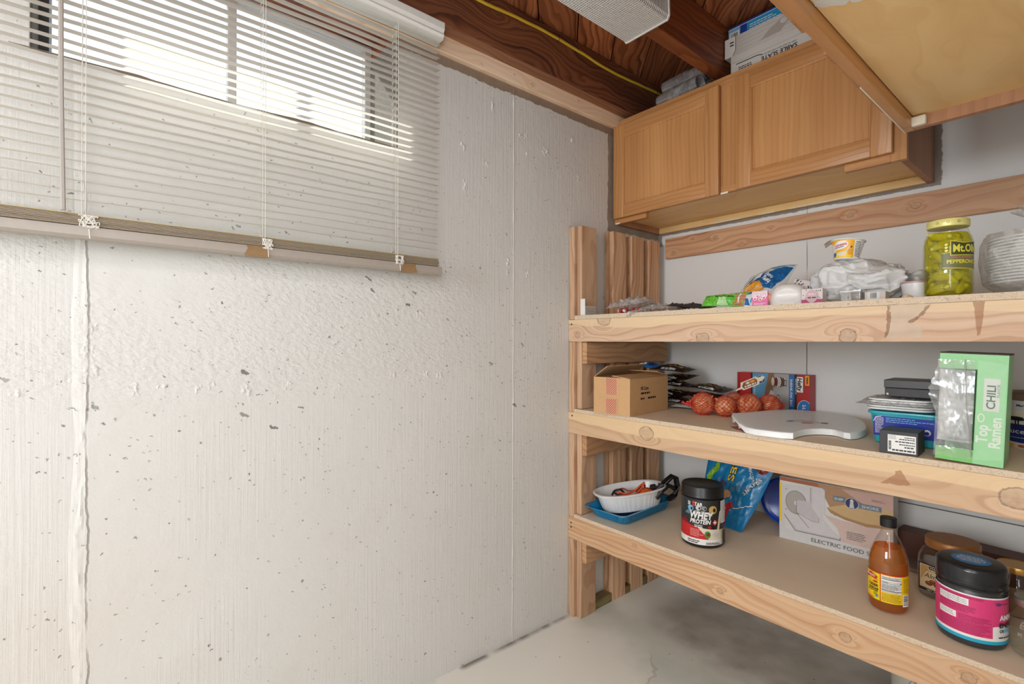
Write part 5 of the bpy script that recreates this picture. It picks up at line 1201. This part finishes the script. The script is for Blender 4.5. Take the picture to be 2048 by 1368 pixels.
# green noodle packet
def nood(D_):
    D_.poly([(.70, .05), (.97, .05), (.97, .95), (.78, .95)], pm('ink_noodle', (196, 128, 92), .4)); D_.poly([(.28, .80), (.74, .80), (.78, .95), (.3, .95)], ink('sand')); D_.text('Top Ramen', .50, .62, .13, ink('black'), fit=.44, bold=.02); D_.line([(.82, .15), (.86, .85)], .03, ink('white'))
    for k in range(7): D_.line([(.10+.08*k, .1), (.06+.07*k, .5)], .018, ink('lime'))
    D_.poly([(.36, .08), (.62, .08), (.56, .48), (.42, .46)], pm('ink_palegreen', (190, 226, 170), .4))
r = packet('noodle_packet', 'bright green instant noodle packet on the front of the top shelf', (.645, -.580, T_+.0275), (math.radians(58), 0, .02), .142, .048, .030, pm('green_wrapper', (96, 190, 60), .25, bump=.4, bs=40), sd=8, deco=nood, crump=.0035)
packet('seasoning_packet', 'small blue and white seasoning packet right of the green noodle packet', (.733, -.582, T_+.0205), (math.radians(70), 0, .1), .045, .040, .010, pm('pale_wrapper', (222, 226, 230), .3, bump=.3), sd=9, crump=.001, deco=lambda D_: (D_.poly([(.05, .1), (.4, .1), (.3, .6), (.08, .7)], ink('blue')), D_.line([(.45, .3), (.6, .7), (.8, .5)], .1, ink('teal')), D_.rect(.6, .05, .95, .2, ink('dgreen'))))
# potato pouch leaning back
PP = pm('pouch_white_film', (214, 214, 212), .25, bump=.3, bs=30)
pp = thing('potato_pouch', 'blue and yellow mashed potato pouch slumped near the back wall on top shelf', 'pouch', (.69, -.43, T_))
pq = quadf((-.095, -.02, .003), (.045, -.02, .003), (.088, .075, .142), (-.062, .06, .118))
def pf(u, v):
    p = pq(u, v); p.z += .016*math.sin(PI*u)*v+.012*max(0, u-.3)*v; return p
m = MB(PP); fr2 = pouch(m, pf, .055, 38, 38, .0035, 14, 12, .04); m.build('film', pp, 60)
D = Dec(); BL = pm('ink_pouch_blue', (20, 98, 158), .3); D.poly([(.30, .60), (.46, .80), (.60, .82), (.78, .93), (.97, .90), (.93, .62), (.82, .38), (.64, .40)], BL); D.poly([(.30, .60), (.22, .52), (.30, .50), (.40, .62)], ink('navy'))
D.poly([(.12, .34), (.18, .48), (.36, .58), (.50, .55), (.66, .38), (.66, .34)], ink('orange')); D.rect(.12, .25, .66, .325, BL); D.poly([(.45, .97), (.97, .975), (.97, .93), (.8, .955), (.6, .87)], pm('ink_lightteal', (110, 176, 200), .3))
D.text('Potato', .62, .70, .075, ink('white'), rot=-.55, fit=.22, bold=.03); D.text('Pearls', .62, .59, .075, ink('white'), rot=-.55, fit=.22, bold=.03); D.text('MASHED POTATOES', .40, .415, .05, ink('cream'), fit=.46); D.fine(.16, .06, .45, .22, 4, ink('grey'), .4); D.ell(.40, .74, .07, .07, ink('white'))
D.ell(.18, .70, .08, .14, pm('ink_silver', (196, 194, 190), .25))
def onp(u, v, w, fn=fr2):
    u, v = min(max(u, .02), .98), min(max(v, .02), .98); e = .01
    n = (fn(u+e, v)-fn(u-e, v)).cross(fn(u, v+e)-fn(u, v-e)).normalized(); return fn(u, v)+n*(.0012+w*2)
D.build('label', pp, onp, .025, .025)
# pink packet, white dish cover, dotted boxes
def dots(D_, u0, v0, u1, v1, n, r_, sd):
    q = random.Random(sd)
    for k in range(n): D_.ell(q.uniform(u0, u1), q.uniform(v0, v1), r_, r_, ink('black'), 10)
r = thing('pink_packet', 'small pink and white drink mix packet leaning on the white soap dish', 'packet', (.762, -.592, T_))
MB(pm('pink_packet_card', (232, 120, 170), .4)).box((-.023, -.004, 0), (.023, .004, .046), .001).build('box', r)
D = Dec(); D.poly([(-.023, .046), (.023, .046), (.023, .030), (.012, .024), (0, .030), (-.012, .022), (-.023, .028)], pm('ink_blush', (236, 208, 218), .4)); D.fine(-.018, .004, .018, .011, 2, ink('white'), .5)
for u, v in ((-.014, .024), (.002, .021), (.013, .026), (-.006, .032)): D.ell(u, v, .0055, .0055, ink('white')); D.ell(u, v-.001, .003, .003, ink('pink'))
dots(D, -.018, .035, .018, .043, 7, .0008, 3); D.build('label', r, flat((0, -.004, 0), (1, 0, 0), (0, -1, 0)))
m = MB(pm('white_soap_dish', (232, 228, 224), .3, bump=.02))
def dome(u, v):
    a = 2*PI*u; q = v*PI/2; c_ = math.cos(q)**.55; x = math.cos(a)*c_; y = math.sin(a)*c_; z = math.sin(q)**.8
    X, Y, Z = x*.050, y*.045, z*.064
    k = math.exp(-(((X-.010)/.027)**2+((Z-.025)/.016)**2)**2) if Y < -.01 else 0
    return (X, Y+.010*k, Z)
m.grid(dome, 72, 28, cu=True); m.prism([(math.cos(2*PI*k/72)*.0502, math.sin(2*PI*k/72)*.0452) for k in range(72)], 0, .002)
o_ = m.build('soap_dish', None, 60, loc=(.832, -.565, T_)); tag(o_, 'white rounded plastic soap dish cover with an oval dent on the top shelf', 'soap dish')
m = MB(pm('peach_sweet', (206, 136, 104), .4)); m.lathe([(0, -.004), (.008, -.003), (.011, 0), (.008, .003), (0, .004)], 20, Matrix.Translation((.783, -.5865, T_+.026)) @ Matrix.Rotation(PI/2, 4, 'X'), sy=1.3)
o_ = m.build('peach_disc', None, 60); tag(o_, 'small peach coloured disc between the pink packet and the white soap dish', 'disc')
r = thing('dotted_wrapper', 'white paper wrapper with black dots tilted behind the white soap dish', 'wrapper', (.828, -.490, T_), .05, None, (0, math.radians(14), .05))
MB(pm('dotted_paper', (222, 208, 206), .5)).box((-.026, -.014, 0), (.026, .014, .083), .004).build('box', r); D = Dec(); dots(D, -.024, .045, .024, .080, 22, .0020, 8); D.build('dots', r, flat((0, -.014, 0), (1, 0, 0), (0, -1, 0)))
r = thing('dotted_carton', 'small white and magenta dotted carton right of the white soap dish', 'carton', (.905, -.578, T_), math.radians(3))
MB(pm('dotted_paper', (222, 208, 206), .5)).box((-.0265, -.018, 0), (.0265, .018, .042), .001).build('box', r)
D = Dec(); D.rect(-.0265, 0, .0265, .012, pm('ink_magenta', (176, 36, 104), .4)); dots(D, -.025, .013, .025, .040, 18, .0013, 4); D.ell(0, .021, .0150, .0185, ink('lpink')); D.ell(0, .021, .0145, .018, pm('ink_mauve', (196, 168, 176), .4)); D.fine(-.010, .022, .011, .030, 1, ink('lpink'), .7, 1.1); D.fine(-.010, .013, .011, .020, 1, ink('maroon'), .5, 1.1)
D.build('label', r, flat((0, -.018, 0), (1, 0, 0), (0, -1, 0)))
# white carrier bag
t_ = NT('carrier_bag_plastic'); o = t_.coord(); nn = t_.noise(o, 26, 4, .6, .8); nor = t_.bump(nn, .2, .004)
a1 = t_.n('ShaderNodeBsdfPrincipled'); a1.inputs['Base Color'].default_value = srgb(242, 241, 240); a1.inputs['Roughness'].default_value = .25; t_.put(a1.inputs['Normal'], nor)
b1 = t_.n('ShaderNodeBsdfTranslucent'); b1.inputs[0].default_value = srgb(246, 244, 242); c1 = t_.n('ShaderNodeMixShader'); c1.inputs[0].default_value = .25; t_.put(c1.inputs[1], a1.outputs[0]); t_.put(c1.inputs[2], b1.outputs[0]); CARR = t_.done(c1.outputs[0])
cbg = thing('carrier_bag', 'crumpled white plastic carrier bag with something inside on the top shelf', 'bag', (1.0, -.48, T_))
m = MB(CARR)
def bagf(u, v):
    a = 2*PI*u; q = -PI/2+PI*v; x, y, z = math.cos(a)*math.cos(q), math.sin(a)*math.cos(q), math.sin(q)
    d = Vector((x, y, z)); cr = lambda f, o1, k: max(0, 1-abs(noise.noise(d*f+Vector(o1)))*2.6)**k
    n = .35+.55*noise.noise(d*1.6+Vector((4, 1, 2)))+.42*cr(1.7, (2, 7, 1), 2.2)+.20*cr(3.1, (9, 3, 5), 2.5)+.07*cr(6, (1, 4, 8), 2)
    R_ = .78+.34*n
    X = x*.112*R_*(1.05); Y = y*.095*R_; Z = .052+z*(.066 if z > 0 else .056)*R_
    Z += .020*math.exp(-((X+.055)/.05)**2)*(1 if z > .2 else 0)
    return (X-.01, Y, max(.0006, Z))
m.grid(bagf, 130, 84, cu=True); m.build('film', cbg, 75)
m = MB(CARR)
def tail(u, v):        # the twisted handles pulled out to the right
    x = .045+.085*u; w_ = .030*(1-.3*u)+.012*math.sin(u*9); a = 2*PI*v; rr_ = 1+.5*ridge((math.cos(a)*1.3, math.sin(a)*1.3, u*1.5), 1)*.7
    return Vector((x, .035+math.cos(a)*w_*1.2*rr_, .055+.016*u+.010*math.sin(u*5)+math.sin(a)*w_*.62*rr_))
m.grid(tail, 30, 40, cv=True); m.build('handle', cbg, 75)
# cheese sauce cup sitting on the bag
vc = thing('macaroni_cup', 'small yellow macaroni cup with a curled foil lid sitting on the white carrier bag', 'cup', (.966, -.520, T_+.122), 0, None, (math.radians(-4), math.radians(4), 0))
CP = pm('cup_white_plastic', (232, 228, 220), .35)
MB(CP).lathe([(0, 0), (.028, 0), (.0295, .002), (.0385, .050), (.0425, .0515), (.0425, .0535), (.037, .0535), (.036, .048), (.034, .046), (0, .046)], 56).build('cup', vc, 40)
D = Dec(); OR = pm('label_cheese', (244, 178, 32), .35); D.rect(-.075, .003, .016, .050, OR); D.rect(.016, .003, .07, .050, ink('white')); D.fine(.019, .006, .036, .042, 9, ink('black'), .4, 1); D.text('Nutrition', .027, .0455, .003, ink('black'), fit=.014, bold=.03)
D.ell(-.018, .036, .020, .0115, ink('white'), rot=.25); D.text('Velveeta', -.018, .0375, .0085, ink('red'), rot=.22, fit=.033, bold=.02, shear=.2); D.line([(-.034, .0275), (-.008, .0325)], .0018, ink('violet')); D.poly([(-.03, .004), (.012, .004), (.012, .016), (-.005, .020), (-.03, .015)], ink('yellow')); D.ell(-.012, .012, .011, .006, ink('cream')); D.line([(-.004, .014), (.006, .034)], .003, ink('cream')); D.ell(-.030, .011, .005, .006, ink('blue')); D.rect(.002, .010, .012, .024, ink('orange')); D.ell(.009, .031, .002, .0025, ink('maroon'))
D.build('label', vc, cyl(lambda v: .0291+.19*v, face(.966, -.52)+.0, 0), du=.004)
m = MB(pm('curled_foil', (206, 196, 180), .3, .4, bump=.3)); m.grid(lambda u, v: (-.034-.018*u, -.018+.022*v-.01*u, .0545-.014*u*u+.004*math.sin(v*5)), 8, 8); m.build('foil_lid', vc, 50)
# clear little box, barcode box, pot with a red rim
r = thing('clear_box', 'little clear plastic box in front of the white carrier bag', 'box', (1.004, -.596, T_), math.radians(2))
m = MB(film('clear_box_plastic', (236, 238, 240), .72, .08, .3, 30)); loft(m, [(rrect(.0235, .022, .004), .0005), (rrect(.0255, .024, .005), .022)]); m.build('box', r, 40); m = MB(film('clear_box_lid', (240, 242, 244), .5, .12, .3, 30)); loft(m, [(rrect(.0268, .0255, .005), .0222), (rrect(.0272, .026, .005), .024), (rrect(.0272, .026, .005), .0275), (rrect(.026, .025, .005), .0285)]); m.build('lid', r, 40)
r = thing('barcode_carton', 'little grey white carton with a barcode beside the clear box', 'carton', (1.057, -.592, T_), math.radians(2))
MB(pm('barcode_card', (196, 184, 176), .55)).box((-.022, -.02, 0), (.022, .02, .021), .0006).build('box', r); D = Dec(); D.rect(-.016, .002, .010, .0195, ink('lgrey')); D.bars(-.010, .004, .004, .018, ink('black'), 9); D.build('label', r, flat((0, -.02, 0), (1, 0, 0), (0, -1, 0)))
pt2 = thing('plastic_pot', 'small white plastic pot with a red rimmed lid left of the pickle jar', 'pot', (1.124, -.525, T_))
MB(pm('white_pot_plastic', (228, 226, 226), .3)).lathe([(0, 0), (.026, 0), (.0275, .003), (.0315, .040), (.0315, .042), (0, .042)], 48).build('pot', pt2, 40); MB(pm('red_rim_lid', (196, 150, 148), .35)).lathe([(.031, .0422), (.0335, .0424), (.0335, .0455), (.032, .0468), (0, .0468)], 48).build('lid', pt2, 40)
m = MB(PB); m.lathe([(0, 0), (.012, 0), (.010, .005), (.004, .009), (0, .010)], 12, rfn=lambda a: 1+.2*math.sin(a*3)); o_ = m.build('paper_scrap', None, 50, loc=(1.122, -.608, T_)); tag(o_, 'small crumpled grey scrap in front of the white pot', 'scrap')

# pickle jar packed with peppers
jx, jy = 1.191, -.560; R = .0466
pj = thing('pickle_jar', 'tall glass jar packed with yellow green peppers under a pale yellow lid', 'jar', (jx, jy, T_))
MB(GLASS).lathe([(0, .003), (.036, .001), (.0435, .004), (R, .012), (R, .128), (.0445, .140), (.0385, .154), (.0365, .160), (.0365, .178), (0, .178)], 72).build('glass', pj, 60)
LIDY = pm('pale_yellow_lid', (232, 222, 140), .35, .15)
MB(LIDY).lathe([(.0368, .166), (.0395, .1665), (.0402, .169), (.0402, .181), (.0392, .1835), (.036, .1845), (.034, .1838), (0, .1838)], 64).build('lid', pj, 35)
MB(liquid('pickle_brine', (238, 232, 120), .10)).lathe([(0, .006), (.036, .004), (.042, .007), (.0440, .014), (.0440, .128), (.0415, .140), (.036, .152), (0, .152)], 56).build('brine', pj, 60)
D = Dec(); Yl = pm('label_lemon', (222, 214, 70), .35); DK = pm('label_dark_olive', (62, 66, 30), .4); ov = pm('label_olive_wash', (112, 112, 66), .4)
D.poly([(-.012, .062), (.06, .062), (.06, .100), (-.005, .100), (-.012, .096)], ov); D.poly([(.004, .094), (.06, .094), (.06, .128), (.030, .124), (.004, .130)], Yl); D.poly([(.0055, .0955), (.06, .0955), (.06, .1265), (.030, .1225), (.0055, .128)], DK)
D.text('Mt.Olive', .009, .111, .017, Yl, align='LEFT', fit=.062, bold=.03); D.text('DELICATESSEN', .0065, .090, .0045, pm('label_rose', (206, 120, 120), .4), align='LEFT', fit=.045, bold=.02); D.text('PEPPERONCINI', -.002, .080, .0085, Yl, align='LEFT', fit=.072, bold=.03); D.line([(-.010, .066), (.02, .064), (.055, .062)], .0015, Yl); D.line([(-.012, .100), (0, .1015), (.005, .100)], .001, Yl)
for k in range(3): D.ell(-.003, .106+.007*k, .003, .0028, Yl, 10, rot=.6)
D.rect(-.075, .045, -.0665, .125, Yl)
D.build('label', pj, cyl(R+.0003, face(jx, jy)-.0, 0), du=.004)
D = Dec()
for u in (-.02, .0, .02): D.ell(u, .175, .0026, .0026, DK, 16); D.ell(u, .175, .0018, .0018, LIDY, 16)
D.build('lid_print', pj, cyl(.0404, face(jx, jy), 0), du=.004)
def pepper_skin():
    q = NT('pepper_skin'); p = q.coord(); n = q.noise(p, 34, 3); return q.done(q.bsdf(q.mix(n, srgb(196, 194, 30), srgb(232, 226, 104)), .3, q.bump(n, .15, .002), Subsurface_Weight=.0))
PEP = pepper_skin(); pb_ = None; rn = random.Random(11)
for k in range(34):
    row = k//6 if k < 30 else 5; a = face(jx, jy)+(-1.55+.62*(k % 6))+(.3 if row % 2 else 0)
    if pb_ is None:
        m = MB(PEP); m.lathe([(0, -1.0), (.14, -.96), (.27, -.75), (.36, -.4), (.40, .05), (.37, .45), (.26, .72), (.12, .84), (.07, .90), (.06, 1.12), (0, 1.13)], 20, cap=False, rfn=lambda a_: 1+.12*math.sin(a_*3)); pb_ = o_ = m.build('pepper', None, 70)
    else: o_ = pb_.copy(); COL.objects.link(o_)
    rad = .0275 if row < 5 else .022; L = .0245+rn.uniform(-.002, .003)
    o_.location = (jx+rad*math.cos(a), jy+rad*math.sin(a), T_+.021+.0255*row+rn.uniform(-.003, .003)-(.004 if row == 5 else 0)); o_.scale = (L*.85, L*.85, L)
    o_.rotation_euler = (rn.uniform(.7, 2.2)*rn.choice((-1, 1)), 0, a+PI/2+rn.uniform(-.6, .6)-PI/2)
    tag(o_, 'yellow green pickled pepper packed in brine in the glass jar', 'pepper', 'peppers in the pickle jar')

# foam bowls in a knotted clear bag
fx, fy = 1.352, -.460
fp = thing('foam_plate_bag', 'stack of white foam plates in a knotted clear bag at the right edge', 'plate bag', (fx, fy, T_))
m = MB(pm('foam_white', (244, 243, 241), .6))
for k in range(15): z = .030+k*.0072; m.lathe([(0, z-.010), (.075, z-.010), (.098, z-.001), (.104, z), (.104, z+.0035), (.096, z+.0025), (0, z-.006)], 56)
m.build('plates', fp, 30)
m = MB(film('foam_bag_film', (252, 252, 252), .92, .12, .9, 32, .45))
def fb(u, v):
    a = 2*PI*u
    P_ = [(.0, .002), (.05, .002), (.085, .006), (.108, .03), (.113, .08), (.112, .125), (.106, .146), (.07, .152), (.03, .158), (.018, .172), (.028, .186), (.050, .205)]
    q = v*(len(P_)-1); i = min(int(q), len(P_)-2); f = q-i; r_ = P_[i][0]*(1-f)+P_[i+1][0]*f; z = P_[i][1]*(1-f)+P_[i+1][1]*f
    n = 1+(.05*ridge((math.cos(a)*2, math.sin(a)*2, v*3), 1)+.03*math.sin(a*11+v*9))*min(1, v*3)+(.25*math.sin(a*5) if v > .8 else 0)
    return (r_*n*math.cos(a)-.02*max(0, v-.75), r_*n*math.sin(a), z)
m.grid(fb, 80, 44, cu=True); m.build('bag', fp, 60)

# ------------------------------------------------------------------ things on top of the oak cabinet
CT = 2.1258
CLR = film('clear_cup_plastic', (248, 248, 250), .72, .06, .15, 20, haze=.3, edge=1.2); cb0 = None
for k, (y, z, x, nm) in enumerate(((-.292, .036, .30, 'front bottom'), (-.214, .036, .31, 'rear bottom'), (-.254, .102, .305, 'top'))):
    if cb0 is None:
        m = MB(CLR)
        for j in range(9): x0 = -.10+.0135*j; m.lathe([(.026, x0), (.0345, x0+.085), (.036, x0+.0865), (.036, x0+.0885), (.034, x0+.0885), (.0255, x0+.002)], 30, Matrix.Rotation(PI/2, 4, 'Y'), cap=False)
        cb0 = o_ = m.build('cup_sleeve', None, 50)
    else: o_ = cb0.copy(); COL.objects.link(o_)
    o_.location = (x, y, CT+z); o_.rotation_euler = (.4*k, 0, .04*k-.05); tag(o_, 'sleeve of clear plastic cups on the oak cabinet, the %s one' % nm, 'cups', 'clear cup sleeves on the cabinet')
TB = pm('tile_box_card', (206, 200, 192), .6, bump=.1)
def tilebox(name, label, lo, hi, deco, mat=TB):
    r = thing(name, label, 'box', (lo[0], lo[1], lo[2])); w_, d_, h_ = (b-a for a, b in zip(lo, hi)); MB(mat).box((0, 0, 0), (w_, d_, h_), .001).build('box', r); D_ = Dec(); deco(D_, w_, h_); D_.build('label', r, flat((0, 0, 0), (1, 0, 0), (0, -1, 0))); return r
def d1_(D_, w_, h_):
    D_.line([(0, h_*.62), (w_, h_*.62)], .0012, ink('grey')); D_.line([(.02, h_*.5), (.10, h_*.5), (.12, h_*.42)], .003, ink('black')); D_.text('SABLE SLATE', w_*.52, h_*.24, .014, ink('black'), rot=PI, fit=.12, bold=.02); D_.fine(w_*.35, h_*.38, w_*.7, h_*.47, 1, ink('grey'), .6, 1.1); D_.fine(.03, .006, .09, .026, 3, ink('black'), .5); D_.rect(.09, .001, w_, .003, ink('black'))
def d2_(D_, w_, h_):
    D_.poly([(0, 0), (.03, 0), (.042, h_*.3), (.042, h_), (0, h_)], ink('white')); D_.line([(.042, h_), (.042, h_*.3), (.03, 0)], .002, ink('black'))
    for k in range(4): D_.line([(.05, h_*(.2+.2*k)), (w_, h_*(.2+.2*k))], .0008, ink('grey'))
    D_.poly([(.13, h_*.15), (.16, h_*.5), (.21, h_*.85), (.23, h_*.6), (.20, h_*.2)], pm('ink_handgrey', (176, 164, 154), .5)); D_.ell(.212, h_*.66, .012, .010, ink('lgrey')); D_.line([(.235, h_*.8), (.24, h_*.5), (w_, h_*.55)], .003, ink('black')); D_.fine(.02, h_*.5, .035, h_*.8, 2, ink('black'), .4)
tilebox('tile_box', 'lower white tile box with upside down lettering on the oak cabinet', (.530, -.318, CT), (.86, -.06, CT+.078), d1_)
tilebox('tile_box', 'upper white tile box with line drawings stacked under the blue box', (.504, -.312, CT+.0785), (.845, -.06, CT+.150), d2_)
def d3_(D_, w_, h_):
    D_.rect(0, 0, .045, h_*.8, ink('lblue')); D_.rect(.004, .002, .042, h_*.55, ink('white')); D_.bars(.010, .004, .036, h_*.45, ink('black'), 12); D_.rect(.07, 0, .22, h_*.8, pm('ink_cyanblue', (36, 150, 200), .4)); D_.fine(.08, .004, .19, h_*.6, 3, ink('white'), .35); D_.line([(0, h_*.82), (w_, h_*.82)], .002, ink('white'))
tilebox('blue_carton', 'flat dark blue carton on top of the white tile boxes', (.512, -.300, CT+.1505), (.84, -.07, CT+.196), d3_, pm('blue_carton_card', (24, 60, 150), .4))

# white pail under the lowest shelf
pl = thing('paper_pail', 'white printed pail standing on the floor under the lowest shelf', 'pail', (1.105, -.135, 0))
MB(pm('pail_white', (206, 202, 190), .5, bump=.1)).lathe([(0, 0), (.115, 0), (.119, .004), (.130, .26), (.134, .262), (.134, .268), (0, .268)], 60).build('pail', pl, 40)
D = Dec(); D.line([(-.12, .02), (-.06, .13), (.0, .24)], .0025, ink('grey')); D.fine(-.08, .11, .09, .128, 1, ink('black'), .7, 1.1); D.fine(-.05, .03, .1, .09, 5, ink('grey'), .4); D.build('label', pl, cyl(lambda v: .1194+.042*v, face(1.105, -.135), 0), du=.008)
# ------------------------------------------------------------------ light: sky and sun outside, added fill lights inside
wd = bpy.data.worlds.new('world'); SC.world = wd; wd.use_nodes = True
nt = wd.node_tree; bg = nt.nodes['Background']
tc = nt.nodes.new('ShaderNodeTexCoord'); sx = nt.nodes.new('ShaderNodeSeparateXYZ'); rp = nt.nodes.new('ShaderNodeValToRGB')
nt.links.new(tc.outputs['Generated'], sx.inputs[0]); nt.links.new(sx.outputs[2], rp.inputs[0]); nt.links.new(rp.outputs[0], bg.inputs[0])
rp.color_ramp.elements[0].color = (1, .99, .97, 1); rp.color_ramp.elements[1].color = (.84, .91, 1, 1)
bg.inputs[1].default_value = SKY = 1.25
def light(kind, name, loc, energy, color=(1, 1, 1), **kw):
    l = bpy.data.lights.new(name, kind); l.energy = energy; l.color = color
    for k, v in kw.items(): setattr(l, k, v)
    o = bpy.data.objects.new(name, l); COL.objects.link(o); o.location = loc
    return o
s = light('SUN', 'sun', (-3, -3, 5), 5.5, (1, .95, .86), angle=.009)
s.rotation_euler = Vector((1, .48, -1.15)).to_track_quat('-Z', 'Y').to_euler()
# added soft fill, level and unseen, far behind the camera
d_ = light('AREA', 'rear_fill', (1.1, -5.3, 1.6), 62, (.87, .945, 1), shape='RECTANGLE', size=1.2, size_y=1.2)
d_.rotation_euler = Vector((.05, 1, 0)).to_track_quat('-Z', 'Y').to_euler()
# added unseen fill at the right-hand wall, evens out the concrete wall
d2 = light('AREA', 'side_fill', (1.82, -2.3, 1.45), 17, (.87, .945, 1), shape='RECTANGLE', size=.9, size_y=1.2)
d2.rotation_euler = Vector((-1, .12, 0)).to_track_quat('-Z', 'Y').to_euler()
l2 = light('AREA', 'overhead_fill', (1.3, -2.6, 2.14), 9, (.95, .98, 1), shape='RECTANGLE', size=.5, size_y=1.1)  # added overhead fill out of view, no fixture belongs to it
SC.view_settings.view_transform = 'Standard'; SC.view_settings.look = 'None'
SC.view_settings.exposure = 0.26; SC.view_settings.gamma = 1; SC.view_settings.use_curve_mapping = False
cy = SC.cycles
cy.max_bounces = 8; cy.diffuse_bounces = 4; cy.glossy_bounces = 3; cy.transmission_bounces = 6; cy.transparent_max_bounces = 18
cy.sample_clamp_indirect = 6; cy.caustics_reflective = False; cy.caustics_refractive = False
cy.use_denoising = True
